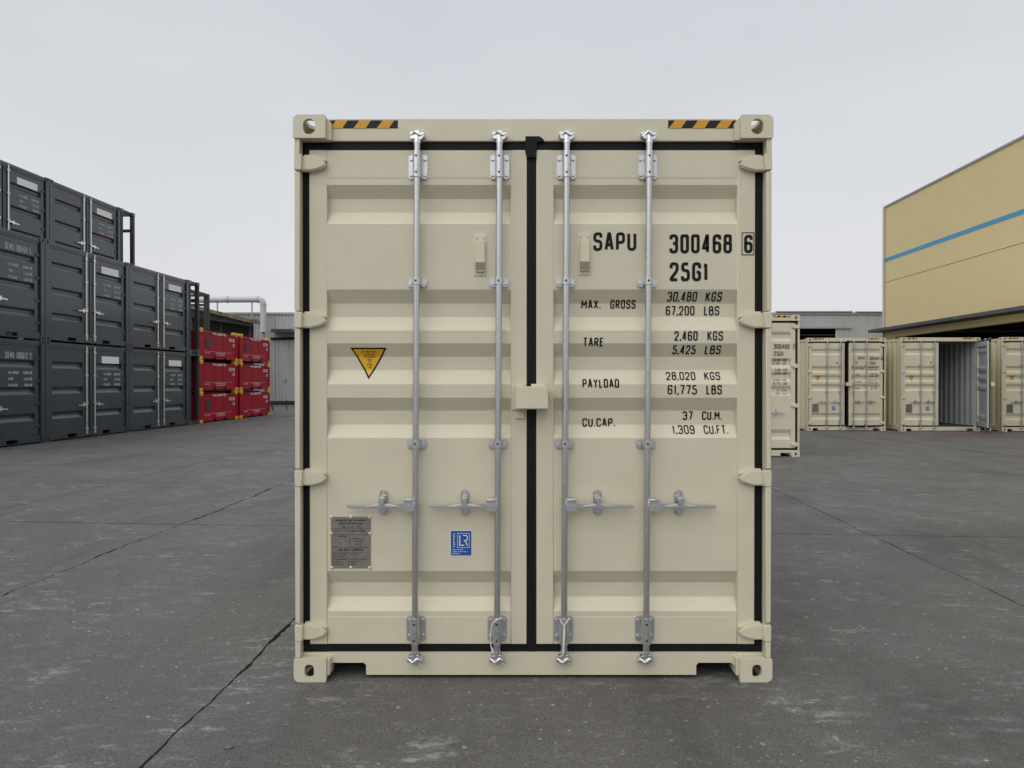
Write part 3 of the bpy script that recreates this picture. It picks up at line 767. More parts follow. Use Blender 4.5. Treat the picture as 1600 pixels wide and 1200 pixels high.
def build_left_marks(dr, off):
    # triangular height warning, folded over the ribs
    def tri(u0, u1, v0, v1, dy, m_):
        m = MB(); um = (u0 + u1) / 2
        zs = sorted(set([DZ(v0, YP), DZ(v1, YP)] + [z for z, y in PROF if DZ(v1, YP) < z < DZ(v0, YP)]), reverse=True)
        A, B = [], []
        for z in zs:
            t = (DZ(v0, YP) - z) / (DZ(v0, YP) - DZ(v1, YP)); hw = (DX(u1, YP) - DX(u0, YP)) / 2 * (1 - t) + 1e-4; xm = DX(um, YP)
            A.append((xm - hw, prof(z) - dy, z)); B.append((xm + hw, prof(z) - dy, z))
        m.strip(A, B); return m.mesh('warning_sign', m_, False, off)
    t = O('warning_sign', cached('tri0', lambda: tri(546.7, 603.2, 543.8, 593, .0016, 'black_print')), dr)
    O('sign_face', cached('tri1', lambda: tri(551, 599, 546.2, 588, .0028, 'sign_yellow')), dr)
    ym = lambda x, z: prof(z) - .0038
    [O('lettering', text_mesh(('tri', t_[0]), [t_], 'black_print', ym, off), dr) for t_ in [('ATTENTION', 563.5, 587, 548.6, 551.6, .62), ('THIS CONTAINER', 567, 584, 553.2, 555.2, .4), ('HAS OVERHEIGHT', 566.5, 585, 557, 559, .4),
        ("9'6", 572, 579, 560.8, 564, .5), ('AND', 573, 577.5, 565.6, 567.4, .4), ('2.9M', 571.5, 580, 568.8, 571.6, .5), ('HIGH', 573, 579, 573.6, 575.4, .4)]]
    # approval plate
    y = YP
    def plate():
        m = MB(); m.box(DX(517, y), DX(579, y), y - .004, y, DZ(888.5, y), DZ(808, y), .001); return m.mesh('data_plate', 'plate_metal', False, off)
    O('data_plate', cached('plate', plate), dr)
    def riv():
        m = MB()
        for u, v in ((517.5, 808.5), (548, 808.5), (577.5, 808.5), (517.5, 834), (578, 834), (518, 887.5), (548, 887.5), (577.5, 887.5)):
            r = bmesh.ops.create_uvsphere(m.bm, u_segments=10, v_segments=6, radius=.0085, matrix=Matrix.Translation((DX(u, y), y - .003, DZ(v, y))) @ Matrix.Diagonal((1, .6, 1, 1)))
        return m.mesh('rivet', 'cream_light', True, off)
    O('rivets', cached('riv', riv), dr)
    yp = lambda x, z: YP - .0048
    def small(key, items, mm): return O('lettering', text_mesh(key, items, mm, yp, off), dr)
    [small(('plate', t_[0], t_[1]), [t_], 'plate_dark') for t_ in [('APPROVED FOR TRANSPORT', 524, 572, 812.2, 815.2, .75), ('UNDER CUSTOMS SEAL', 528, 568, 817, 820, .75), ('GB C 4217 BV', 535, 562, 822.8, 825, .5),
        ('TYPE', 521, 531, 829, 831, .45), ('CX22-28', 533, 545, 829, 831, .45), ('300468', 548, 570, 828.8, 831.2, .55), ('CSC SAFETY APPROVAL', 529, 568, 857.8, 861.6, .8),
        ('MANUFACTURER', 528, 541, 837.4, 839.4, .5), ('DATE MANUFACTURED', 519.5, 542, 865.6, 867.4, .4), ('IDENTIFICATION', 519.5, 540, 869.6, 871.4, .4), ('MAXIMUM GROSS', 519.5, 541, 873.6, 875.4, .4), ('ALLOWABLE', 519.5, 536, 877.6, 879.4, .4), ('RACKING TEST', 519.5, 538, 881.6, 883.4, .4),
        ('05 2013', 548, 560, 865.6, 867.4, .4), ('30480', 548, 558, 873.6, 875.4, .4), ('67200', 562, 573, 873.6, 875.4, .4), ('192000', 548, 560, 877.6, 879.4, .4), ('15240', 548, 559, 881.6, 883.4, .4),
        ('CONTAINER', 553, 570, 841.4, 843.2, .4), ('TREATMENT', 553, 568, 845.6, 847.4, .4), ('IMMUNITY', 555, 566, 849.8, 851.6, .4)]]
    def lines():
        m = MB()
        for (u0, v0, u1, v1) in ((519, 826.6, 577, 826.6), (519, 836, 577, 836), (519, 855.6, 577, 855.6), (519, 863.8, 577, 863.8), (546.5, 836, 546.5, 855.6), (545, 863.8, 545, 886)):
            ribbon(m, [Vector((DX(u0, y), DZ(v0, y))), Vector((DX(u1, y), DZ(v1, y)))], .5 / 306.5, lambda x, z: YP - .0046, .5)
        return m.mesh('ruling', 'plate_dark', False, off)
    O('ruling', cached('ruling', lines), dr)
    # blue certificate sticker
    def st(u0, u1, v0, v1, dy, mm, nm):
        m = MB(); m.quad((DX(u0, y), y - dy, DZ(v1, y)), (DX(u1, y), y - dy, DZ(v1, y)), (DX(u1, y), y - dy, DZ(v0, y)), (DX(u0, y), y - dy, DZ(v0, y))); return m.mesh(nm, mm, False, off)
    O('sticker', cached('st0', lambda: st(703, 737.8, 829, 870, .0012, 'white_print', 'sticker')), dr)
    O('sticker_face', cached('st1', lambda: st(704.3, 736.5, 830.3, 868.7, .0022, 'sticker_blue', 'sticker_face')), dr)
    def logo():
        m = MB(); q = lambda u, v: Vector((DX(u, y), DZ(v, y))); yy = lambda x, z: YP - .0034; px = 1 / 306.5
        def ln(pts, w, r=0):
            p = [q(*k) for k in pts]
            if r: p = fillet([(a.x, a.y) for a in p], r * px)
            ribbon(m, p, w * px, yy)
        ln([(714.8, 834), (733.2, 834)], .7); ln([(733.2, 834), (733.2, 856.3)], .7); ln([(733.2, 856.3), (714.8, 856.3)], .7); ln([(714.8, 856.3), (714.8, 834)], .7)
        ln([(718.3, 836.8), (718.3, 852.6), (725.5, 852.6)], 1.7)
        ln([(723.2, 837.2), (730.3, 837.2), (730.3, 845.2), (724.5, 845.2)], 1.6, 3.4)
        ln([(726.3, 845.2), (730.6, 853.2)], 1.7); 
        for t, u0, u1, v0, v1, sw in (('CONTAINER', 707, 723.5, 858.8, 860.4, .42), ('CERTIFICATION', 707, 730, 861.9, 863.5, .42), ('SCHEME', 707, 718.5, 865, 866.6, .42)):
            for pl in strokes(t, DX(u0, y), DX(u1, y), DZ(v1, y), DZ(v0, y), sw * px): ribbon(m, pl, sw * px, yy)
        # CERTIFIED runs up the left edge
        w_ = (855.5 - 833.5) * px
        for pl in strokes('CERTIFIED', 0, w_, 0, 2.9 * px, .62 * px):
            o = q(710.9, 855.5); ribbon(m, [Vector((o.x - p.y, o.y + p.x)) for p in pl], .62 * px, yy)
        return m.mesh('emblem', 'white_print', False, off)
    O('emblem', cached('logo', logo), dr)
    # latch plate that the lock box closes on
    def latch():
        m = MB(); yy = YF
        m.box(DX(799.5, yy), DX(819.5, yy), yy - .012, yy - .0005, DZ(641, yy), DZ(600.5, yy), .002)
        m.box(DX(804.5, yy), DX(820, yy), yy - .010, yy - .0005, DZ(655, yy), DZ(644, yy), .002)
        return m.mesh('latch_plate', 'cream', True, off)
    O('latch_plate', cached('latch', latch), dr)

main = build_container('shipping_container', (XC, D0, .002), 0.0, '300468', '6')
tag(main, 'large cream shipping container in the foreground with silver locking bars, door number 300468', 'container', 'cream shipping containers')

# white cord ties knotted on the lower brackets
def cord(label, pts, r, split=None):
    m = MB()
    for p in pts: m.tube([(DX(u, y) + XC, y + D0, DZ(v, y)) for u, v, y in p], r, 7)
    o = O('cord_tie', m.mesh('cord_tie', 'white_cord', True)); tag(o, label, 'cord', 'white cord ties'); return o
yc = YROD - .027
cord('white cord hanging beside the second locking bar from the left hinges', [[(784, 966, yc), (777, 969, yc - .004), (770, 974, yc), (767.5, 981, yc + .008), (767, 990, yc + .014), (766, 998, yc + .02), (766.5, 1006, yc + .03), (768, 1014, yc + .034), (769.5, 1021, yc + .036)],
      [(768, 1012, yc + .034), (770, 1016, yc + .03), (769.5, 1021.5, yc + .03)]], .0032)
cord('white cord knotted in a Y over the third locking bar bracket', [[(874.5, 967, yc), (878, 974, yc - .004), (881.5, 978, yc - .006), (881, 990, yc - .006), (880.5, 1004, yc - .006), (880, 1016, yc - .004), (879.5, 1025, yc - .004)],
      [(889.5, 967, yc), (885, 974, yc - .004), (882, 979, yc - .006), (882.5, 990, yc - .008), (881.5, 1004, yc - .008), (881, 1020, yc - .006)]], .0031)

# the other cream containers standing in the yard
def at(u, scale): Y = FPX / scale; return ((u - 800) * Y / FPX, Y)
x, Y = at(1250, 76.6); c1 = build_container('shipping_container', (x - HW, Y, .002), 0.0, '300469', '1')
tag(c1, 'cream shipping container half hidden behind the large one, number 300469', 'container', 'cream shipping containers')
x, Y = at(1261.5, 50.2); c2 = build_container('shipping_container', (x + HW, Y, .002), 0.0, '300464', '4', ajar=(0, R(7)))
tag(c2, 'far cream shipping container with its right door slightly ajar, number 300464', 'container', 'cream shipping containers')
x, Y = at(1408, 50.6); c3 = build_container('shipping_container', (x + HW, Y, .002), 0.0, '300465', '0', ajar=(0, R(70)))
tag(c3, 'cream shipping container with right door wide open showing its grey corrugated inside', 'container', 'cream shipping containers')
x, Y = at(1566, 51.0); c4 = build_container('shipping_container', (x + HW, Y, .002), 0.0, '300466', '5')
tag(c4, 'cream shipping container cut off by the right edge of the photo', 'container', 'cream shipping containers')

# ------------------------------------------------------------------ dark grey containers on the left
RT = 48.0 / FPX; ROW = math.atan(RT)
def row(Ls, s): return (-Ls + RT * s, s)
GW, GH, GD = 3.49, 2.565, 2.42
LF, LB = 12.55, 15.0
def grey_meshes():
    hw = GW / 2
    def cst():
        m = MB()
        fo = superloop(.08, .06, .16, .12, .008); ho = superloop(.08, .06, .06, .075, .028)
        m.ring_plate(fo, ho, lambda x, z: (x, 0, z), lambda x, z: (x, .02, z)); m.box(.002, .158, .021, .17, .002, .118); return m.mesh('corner_casting', 'slate')
    CACHE['g_cast'] = cst()
    m = MB(); m.box(-.065, .065, 0, .13, .118, GH - .118, .004); CACHE['g_post'] = m.mesh('corner_post', 'slate')
    m = MB(); m.box(-hw + .16, hw - .16, .02, .14, GH - .115, GH - .02, .004); m.box(-hw + .13, hw - .13, .035, .12, GH - .16, GH - .115); CACHE['g_head'] = m.mesh('header', 'slate')
    m = MB(); z0, z1 = .03, .19
    for a, b in ((-hw + .16, -hw + .82), (-hw + 1.17, -hw + 2.25), (-hw + 2.60, hw - .16)): m.box(a, b, .02, .14, z0, z1, .003)
    for a in (-hw + .82, -hw + 2.25): m.box(a, a + .35, .02, .14, .145, z1); m.box(a, a + .35, .02, .14, z0, .05); m.box(a, a + .35, .3, .32, .05, .145)
    CACHE['g_sill'] = m.mesh('sill', 'slate')
    zt, zb = GH - .165, .195
    prof_ = []
    for zc in (1.93, 1.27, .62): prof_ += [(zc + .13, .06), (zc + .075, .110), (zc + .025, .110), (zc - .055, .06)]
    for sd, (a, b) in (('l', (-hw + .16, -.022)), ('r', (.022, hw - .16))):
        m = MB()
        a2, b2 = (a + .13, b - .26) if sd == 'l' else (a + .26, b - .13)
        m.box(a, a2, .055, .11, zb, zt, .004); m.box(b2, b, .055, .11, zb, zt, .004); m.box(a2, b2, .056, .11, zt - .1, zt); m.box(a2, b2, .056, .11, zb, zb + .1)
        pr = [(zt - .1, .06)] + prof_ + [(zb + .1, .06)]
        m.strip([(a2, y, z) for z, y in pr], [(b2, y, z) for z, y in pr]); CACHE['g_door' + sd] = m.mesh('door', 'slate')
        s = -1 if sd == 'l' else 1
        m = MB(); xe = a if sd == 'l' else b
        m.box(*sorted((xe + s * .002, xe + s * .032)), .075, .09, zb, zt); CACHE['g_gask' + sd] = m.mesh('gasket', 'rubber')
        m = MB(); xr = s * .17
        m.cyl((xr, .02, zb - .08), (xr, .02, zt + .09), .019, 10)
        CACHE['g_rod' + sd] = m.mesh('locking_bar', 'zinc_bright', True)
        for q, z in enumerate((zb + .03, zb + .75, zb + 1.5, zt - .06)):
            m = MB(); m.box(xr - .045, xr + .045, .0, .054, z - .035, z + .035, .006); CACHE[f'g_brk{q}' + sd] = m.mesh('bracket', 'zinc_plate')
        for q, (z0, z1) in enumerate(((zb - .11, zb - .05), (zt + .05, zt + .1))):
            m = MB(); m.box(xr - .03, xr + .03, -.005, .03, z0, z1, .01); CACHE[f'g_cam{q}' + sd] = m.mesh('cam_lock', 'zinc_plate')
        m = MB(); k = s
        m.prism([(xr, .93), (xr + k * .36, .90), (xr + k * .36, .875), (xr, .885)], -.012, .012); m.box(xr + k * .15 - .022, xr + k * .15 + .022, -.02, .054, .84, .96, .008)
        CACHE['g_hdl' + sd] = m.mesh('handle', 'zinc_bright')
        xh = xe
        for q, z in enumerate((.42, .98, 1.55, 2.12)):
            m = MB(); m.box(*sorted((xh - s * .10, xh + s * .10)), .035, .054, z - .035, z + .035, .01); CACHE[f'g_hinge{q}' + sd] = m.mesh('hinge', 'slate')
    m = MB(); m.box(-hw + .02, hw - .02, .17, GD - .02, .16, GH - .06); CACHE['g_body'] = m.mesh('body', 'slate')
    m = MB(); m.box(.52, 1.31, .050, .0552, 2.06, 2.26); CACHE['g_plate'] = m.mesh('blank_plate', 'white_plate')
grey_meshes()
def grey_text(key, items):
    def fn():
        mb = MB()
        for t, x0, x1, z0, z1, sw in items:
            for pl in strokes(t, x0, x1, z0, z1, sw): ribbon(mb, pl, sw, lambda x, z: .0535, .05)
        return mb.mesh('lettering', 'pale_print')
    return cached(('gt', key), fn)
GT = [('MAX GROSS', .60, .93, 1.715, 1.785, .014), ('TARE', .60, .76, 1.565, 1.635, .014), ('PAYLOAD', .60, .88, 1.415, 1.485, .014),
      ('10,000 KGS', 1.06, 1.36, 1.715, 1.785, .014), ('2,150 KGS', 1.09, 1.36, 1.565, 1.635, .014), ('7,850 KGS', 1.09, 1.36, 1.415, 1.485, .014)]
def grey_container(Ls, s0, tier, label, ident=None, group='dark grey containers stacked on the left'):
    x, y = row(Ls, s0 + GW / 2 + .005)
    r = E('storage_container', (x, y, .002 + tier * (GH + .004)), math.pi / 2 - ROW)
    tag(r, label, 'container', group)
    hw = GW / 2
    for sx in (-1, 1):
        for top in (0, 1):
            for bk in (0, 1):
                o = O('corner_casting', CACHE['g_cast'], r, (sx * hw, GD if bk else 0, GH - .12 if top else 0)); o.scale = (-sx, -1 if bk else 1, 1)
        O('corner_post', CACHE['g_post'], r, (sx * (hw - .068), .006, 0))
    O('header', CACHE['g_head'], r); O('sill', CACHE['g_sill'], r); O('body', CACHE['g_body'], r)
    for sd in 'lr':
        d = O('door', CACHE['g_door' + sd], r)
        for n, k in (('gasket', 'g_gask'), ('locking_bar', 'g_rod'), ('bracket', 'g_brk0'), ('bracket', 'g_brk1'), ('bracket', 'g_brk2'), ('bracket', 'g_brk3'), ('cam_lock', 'g_cam0'), ('cam_lock', 'g_cam1'), ('handle', 'g_hdl'), ('hinge', 'g_hinge0'), ('hinge', 'g_hinge1'), ('hinge', 'g_hinge2'), ('hinge', 'g_hinge3')): O(n, CACHE[k + sd], d)
        if sd == 'r':
            [O('lettering', grey_text(t_, [t_]), d) for t_ in GT]
            if ident: O('lettering', grey_text(ident, [(ident, .52, 1.34, 2.09, 2.24, .02)]), d)
            else: O('blank_plate', CACHE['g_plate'], d)
    return r
sA = 17.24 - 3.5
grey_container(LF, sA, 0, 'dark grey container at the left photo edge on the ground, white serial number', 'SENU 106612 2')
grey_container(LF, sA, 1, 'dark grey container at the left photo edge in the middle tier, serial ending 5', 'SENU 100404 5')
grey_container(LF, sA + 3.5, 0, 'dark grey container with blank white plate, middle of the ground tier')
grey_container(LF, sA + 3.5, 1, 'dark grey container with blank white plate, middle of the second tier')
grey_container(LF, sA + 7.0, 0, 'dark grey container on the ground nearest the red boxes')
grey_container(LF, sA + 7.0, 1, 'dark grey container of the second tier nearest the red boxes')
grey_container(LB, 17.3, 2, 'dark grey top-tier container cut by the left photo edge')
grey_container(LB, 20.8, 2, 'dark grey top-tier container beside the open end frame against the sky')
for tier in (0, 1):
    for s in (17.3, 20.8): grey_container(LB, s, tier, f'hidden dark grey container on level {("one", "two")[tier]} under the {"leftmost" if s < 18 else "rightmost"} top-tier container', group='hidden back row containers')

# open steel end frames
def frame_mesh(wd, hgt, dp):
    def fn():
        out_ = {}
        t = .12 if wd < 2 else .19
        m = MB(); m.box(-t / 2, t / 2, -t / 2, t / 2, 0, hgt, .004); out_['post'] = m.mesh('post', 'slate_dark')
        m = MB(); m.box(t / 2 - .06 + .06, wd - t * 1.5 + .0, -.045, .045, -.05 * t / .12, .05 * t / .12); out_['rail'] = m.mesh('rail', 'slate_dark')
        m = MB(); m.box(-.04, .04, t, dp - t, -.05, .05); out_['side_rail'] = m.mesh('side_rail', 'slate_dark')
        m = MB(); m.box(-.085, .085, -.085, .085, -.06, .06, .008); out_['corner_casting'] = m.mesh('corner_casting', 'slate')
        return out_
    return cached(('frame', wd, hgt), fn)
def open_frame(Ls, s0, z0, wd, hgt, label, dp=2.4, mid=True):
    x, y = row(Ls, s0); r = E('open_frame', (x, y, z0), math.pi / 2 - ROW)
    tag(r, label, 'steel frame', 'open steel end frames')
    M_ = frame_mesh(wd, hgt, dp)
    for px in (.07, wd - .07):
        for py in (.07, dp - .07):
            O('post', M_['post'], r, (px, py, 0)); O('corner_casting', M_['corner_casting'], r, (px + (.015 if px < wd / 2 else -.015), py + (.0155 if py < 1 else -.0155), .061)); O('corner_casting', M_['corner_casting'], r, (px + (.015 if px < wd / 2 else -.015), py + (.0155 if py < 1 else -.0155), hgt - .055))
    for py in (.07, dp - .07):
        for z in (.06, hgt - .06): O('rail', M_['rail'], r, (.07, py, z))
    for px in (.07, wd - .07):
        for z in (.06, hgt - .06) + ((hgt * .75,) if mid else ()): O('side_rail', M_['side_rail'], r, (px, 0, z))
    return r
sF = sA + 10.5 + .02
open_frame(LF, sF, .002, .74, GH, 'dark steel open frame on the ground between grey and red boxes')
open_frame(LF, sF, GH + .006, .74, GH, 'dark steel open frame on the second tier beside the red boxes')
open_frame(LB, 24.32, 2 * GH + .012, .84, GH, 'dark steel open frame standing highest against the sky')
for t in (0, 1): open_frame(LB, 24.32, .002 + t * (GH + .004), .84, GH, f'hidden dark steel frame on level {("one", "two")[t]} under the highest open frame')

# ------------------------------------------------------------------ red boxes
RW, RP, RDp = 3.10, 1.175, 2.35
def red_meshes():
    hw = RW / 2
    m = MB(); m.box(-hw + .03, hw - .03, .03, RDp - .03, .10, 1.06, .01); CACHE['r_body'] = m.mesh('body', 'red')
    m = MB()
    for a, b in ((-hw + .02, -hw + 1.0), (-hw + 1.26, -hw + 1.85), (-hw + 2.11, hw - .02)): m.box(a, b, .0, .03, .05, .17)
    m.box(-hw + .17, hw - .17, .004, .03, 1.0, 1.055, .004); CACHE['r_rail'] = m.mesh('rail', 'red')
    m = MB()
    for k in range(4): x = -hw + .42 + k * .76; m.box(x - .025, x + .025, .022, .031, .171, .999, .003)
    CACHE['r_ribs'] = m.mesh('stiffener', 'red')
    for sx in (-1, 1): m = MB(); m.box(-.05, .05, .0, .1, .12, 1.06, .006); CACHE['r_post'] = m.mesh('corner_post', 'red')
    m = MB(); m.box(-.10, .10, -.012, .16, 0, .118, .01); CACHE['r_foot'] = m.mesh('stacking_foot', 'yellow_paint')
    m = MB(); m.box(-.125, .125, -.012, .16, 1.062, 1.170, .012); m.box(-.07, .07, -.012, .03, 1.0, 1.061, .01); CACHE['r_cap'] = m.mesh('stacking_cap', 'yellow_paint')
    m = MB(); m.box(-hw + .52, -hw + .84, .002, .0295, .46, .84, .004); CACHE['r_hatch'] = m.mesh('hatch', 'hatch_dark')
    m = MB()
    for a in (-hw + 1.0, -hw + 1.85): m.box(a, a + .26, .05, .06, .055, .165)
    CACHE['r_fork'] = m.mesh('fork_pocket', 'bolt_hole')
    m = MB(); m.box(-hw + .25, hw - .25, .2, RDp - .2, .012, .099); CACHE['r_gap_shade'] = m.mesh('gap_shade', 'dark_and_shade')  # dark block added to paint shade into the gap between stacked boxes
    m = MB(); m.box(-hw + .3, hw - .3, .35, RDp - .35, 1.061, 1.125, .01); CACHE['r_lid'] = m.mesh('lid', 'red')
    mb = MB()
    def tx(t, x0, x1, z0, z1, sw):
        for pl in strokes(t, x0, x1, z0, z1, sw): ribbon(mb, pl, sw, lambda x, z: .0015, .1)
    tx('HALLIBURTON', -.55, .55, .955, 1.06, .034)
    CACHE['r_text'] = mb.mesh('lettering', 'pink_print')
    mb = MB(); tx('40230', .76, 1.30, .77, .91, .032); CACHE['r_num'] = mb.mesh('lettering', 'pink_print')
    mb = MB(); tx('13', 1.04, 1.30, .58, .70, .032); CACHE['r_num2'] = mb.mesh('lettering', 'pink_print')
    mb = MB(); tx('TARE 1250', -hw + .35, -hw + .75, .235, .285, .010); tx('MAX GROSS 5000', -.35, .45, .245, .30, .012); tx('CARRIER', -.25, .40, .185, .225, .010)
    mb.box(-hw + .3, -hw + 2.6, .0015, .0025, .318, .326); CACHE['r_text2'] = mb.mesh('lettering', 'pink_print')
red_meshes()
def red_box(Ls, s0, tier, label, hatch):
    x, y = row(Ls, s0 + RW / 2); r = E('red_box', (x, y, .002 + tier * RP), math.pi / 2 - ROW)
    tag(r, label, 'cargo box', 'stacked red cargo boxes')
    hw = RW / 2
    O('body', CACHE['r_body'], r); O('rail', CACHE['r_rail'], r); O('stiffener', CACHE['r_ribs'], r)
    for sx in (-1, 1):
        O('corner_post', CACHE['r_post'], r, (sx * (hw - .055), 0, 0))
        for bk in (0, 1):
            for n, k, ins in (('stacking_foot', 'r_foot', .105), ('stacking_cap', 'r_cap', .13)):
                o = O(n, CACHE[k], r, (sx * (hw - ins), RDp if bk else 0, 0)); o.scale = (1, -1 if bk else 1, 1)
    if hatch: O('hatch', CACHE['r_hatch'], r)
    O('gap_shade', CACHE['r_gap_shade'], r); O('lid', CACHE['r_lid'], r)
    O('fork_pocket', CACHE['r_fork'], r); [O('lettering', CACHE[k_], r) for k_ in ('r_text', 'r_num', 'r_num2', 'r_text2')]
names = ['bottom', 'middle', 'top']
s1, s2 = 24.98, 28.32
for t in range(3):
    red_box(LF, s1, t, f'red cargo box with yellow corners, {names[t]} of the stack beside the dark frames', t != 1)
    red_box(LF, s2, t, f'red cargo box with yellow corners, {names[t]} of the stack before the grey wall', t == 2)
    red_box(15.1, 27.3, t, f'red cargo box seen through the dark open frames, {names[t]} of its stack', False)
open_frame(15.1, 27.6, 3 * RP + .004, 3.3, 1.95, 'dark steel frame standing on the red boxes below the white pipe')

# ------------------------------------------------------------------ grey corrugated shed at the back
YB = FPX * CAMH / (632.5 - HOR)
def bx(u): return (u - 800) * YB / FPX
def bz(v): return CAMH - (v - HOR) * YB / FPX
shed = E('corrugated_shed', (0, YB, 0)); tag(shed, 'long grey corrugated metal shed closing the yard at the back', 'building')
zt = bz(492)
def siding(x0, x1, z0, z1, y=0, pitch=.21):
    m = MB(); n = max(1, int((x1 - x0) / pitch)); p = (x1 - x0) / n; pts = []
    for k in range(n): a = x0 + k * p; pts += [(a, 0), (a + p * .45, 0), (a + p * .55, -.035), (a + p * .9, -.035)]
    pts.append((x1, 0)); m.strip([(x, y + d, z0) for x, d in pts], [(x, y + d, z1) for x, d in pts]); return m.mesh('wall', 'siding')
ox0, ox1, oz = bx(1246), bx(1305), bz(513)
xL, xR = -26, 32
edges = [xL] + [xL + 5.2 * k for k in range(1, 9)] 
edges = [e for e in edges if e < ox0 - 1] + [ox0]
for a, b in zip(edges, edges[1:]): O('wall_panel', siding(a + .008, b - .008, .0, zt), shed)
O('wall_panel', siding(ox0 + .001, ox1, oz, zt), shed); O('wall_panel', siding(ox1 + .008, ox1 + 5, 0, zt), shed); O('wall_panel', siding(ox1 + 5.02, xR, 0, zt), shed)
m = MB(); m.box(xL, xR, -.10, .2, zt, zt + .16, .02); O('eaves_trim', m.mesh('eaves_trim', 'siding_trim'), shed)
m = MB(); m.box(xL, xR, .2, 18, zt - .1, zt - .02); m.box(xL, xR, 17.9, 18, 0, zt - .11); m.box(xL, xL + .1, .21, 17.89, 0, zt - .11); m.box(xR - .1, xR, .21, 17.89, 0, zt - .11); O('roof', m.mesh('roof', 'dark_and_shade'), shed)
m = MB(); m.box(ox0 - .2, bx(1330), -.12, -.04, oz - .02, oz + .12); O('door_track', m.mesh('door_track', 'siding_trim'), shed)
m = MB(); m.box(xL, ox0, -.09, -.037, 0, .26, .01); O('plinth', m.mesh('plinth', 'dark_and_shade'), shed)
m = MB()
for k in range(4): m.box(bx(431) + k * .32, bx(431) + k * .32 + .3, -.9, -.04, bz(519) + .0, bz(516) + .02)
m.prism([(-.9, bz(518)), (-.04, bz(514)), (-.04, bz(520)), (-.9, bz(520.5))], bx(430), bx(470), axis='x'); O('awning', m.mesh('awning', 'fascia_grey'), shed)
m = MB(); m.tube([(bx(424), -.12, bz(529.5)), (bx(452), -.12, bz(529)), (bx(475), -.12, bz(528.5))], .075, 8); O('conduit', m.mesh('conduit', 'rubber'), shed)
m = MB(); m.box(bx(443), bx(448), -.06, -.036, bz(596), bz(592)); O('wall_plate', m.mesh('wall_plate', 'siding_trim'), shed)
# roof sheet steps over the right part
m = MB(); m.box(bx(1212), bx(1330), -.18, .1, zt + .165, zt + .24); m.box(bx(1336), bx(1388), -.18, .1, zt + .165, zt + .215); O('roof_edge', m.mesh('roof_edge', 'siding_trim'), shed)

# white duct on the shed
yd = -1.0
def px(u, dy=yd): return (u - 800) * (YB + dy) / FPX
def pz(v, dy=yd): return CAMH - (v - HOR) * (YB + dy) / FPX
duct = E('duct_pipe', (0, YB, 0)); tag(duct, 'white round ventilation duct bent over the back shed wall', 'duct')
rr_ = 4.6 * (YB + yd) / FPX
m = MB(); pts = [(px(250), yd, pz(469)), (px(404), yd, pz(468))]
ce = (px(404), pz(468) - 7.6 * (YB + yd) / FPX)
R_ = 7.6 * (YB + yd) / FPX
pts += [(ce[0] + R_ * math.sin(R(a)), yd, ce[1] + R_ * math.cos(R(a))) for a in (15, 30, 45, 60, 75, 90)] + [(ce[0] + R_, yd, pz(517))]
def duct_mesh(): return m.tube(pts, rr_, 16).mesh('pipe', 'pipe_white', True)
O('pipe', duct_mesh(), duct)
m = MB()
for u in (356, 403): m.cyl((px(u) - .05, yd, pz(468)), (px(u) + .05, yd, pz(468)), rr_ * 1.18, 16)
m.cyl((ce[0] + R_, yd, pz(476) - .04), (ce[0] + R_, yd, pz(476) + .04), rr_ * 1.12, 16); m.cyl((ce[0] + R_, yd, pz(517)), (ce[0] + R_, yd, pz(519)), rr_ * 1.2, 16)
O('flange', m.mesh('flange', 'pipe_white', True), duct)
m = MB()
for u in (340, 394): m.box(px(u) - .035, px(u) + .035, yd - .03, yd + .03, 0 if u == 340 else zt - .4, pz(472)); 
m.box(px(394) - .03, px(394) + .03, yd + .03, .0, zt - .4, zt - .3)
m.box(ce[0] + R_ - .06, ce[0] + R_ + .06, yd - .06, yd + .06, 0, pz(519))
O('support', m.mesh('support', 'siding_trim'), duct)

# low rusty lean-to in front of the shed
YL = 40.0
def lx(u): return (u - 800) * YL / FPX
def lz(v): return CAMH - (v - HOR) * YL / FPX
lean = E('lean_to', (0, YL, 0)); tag(lean, 'low lean-to with rusty brown roof behind the red boxes', 'shed')
m = MB()
xs = [lx(290) + (lx(396) - lx(290)) * k / 26 for k in range(27)]
def zr(x): t = (x - lx(290)) / (lx(401) - lx(290)); return lz(474) + (lz(501) - lz(474)) * t
for a, b in zip(xs, xs[1:]):
    d = random.uniform(-.012, .012)
    m.prism([(a + .004, zr(a) + d), (b - .004, zr(b) + d), (b - .004, zr(b) - .20 + d), (a + .004, zr(a) - .20 + d)], -.6 + random.uniform(-.05, .05), 1.1)
O('roof', m.mesh('roof', 'roof_rust'), lean)
m = MB(); m.prism([(lx(290), zr(lx(290)) - .21), (lx(394), zr(lx(394)) - .21), (lx(394), zr(lx(394)) - .42), (lx(290), zr(lx(290)) - .75)], -.4, .02); O('shade_beam', m.mesh('shade_beam', 'dark_and_shade'), lean)  # beam deepened and blackened to paint in the dark below the roof
m = MB(); m.prism([(lx(288), 0), (lx(386), 0), (lx(386), zr(lx(386)) - .22), (lx(288), zr(lx(288)) - .22)], .95, 1.05); O('wall', m.mesh('wall', 'dark_and_shade'), lean)  # wall coloured dark in place of the shade under the roof
m = MB()
for u in (300, 345, 390): m.box(lx(u) - .06, lx(u) + .06, .03, .15, 0, zr(lx(u)) - .34)
O('post', m.mesh('post', 'dark_and_shade'), lean)

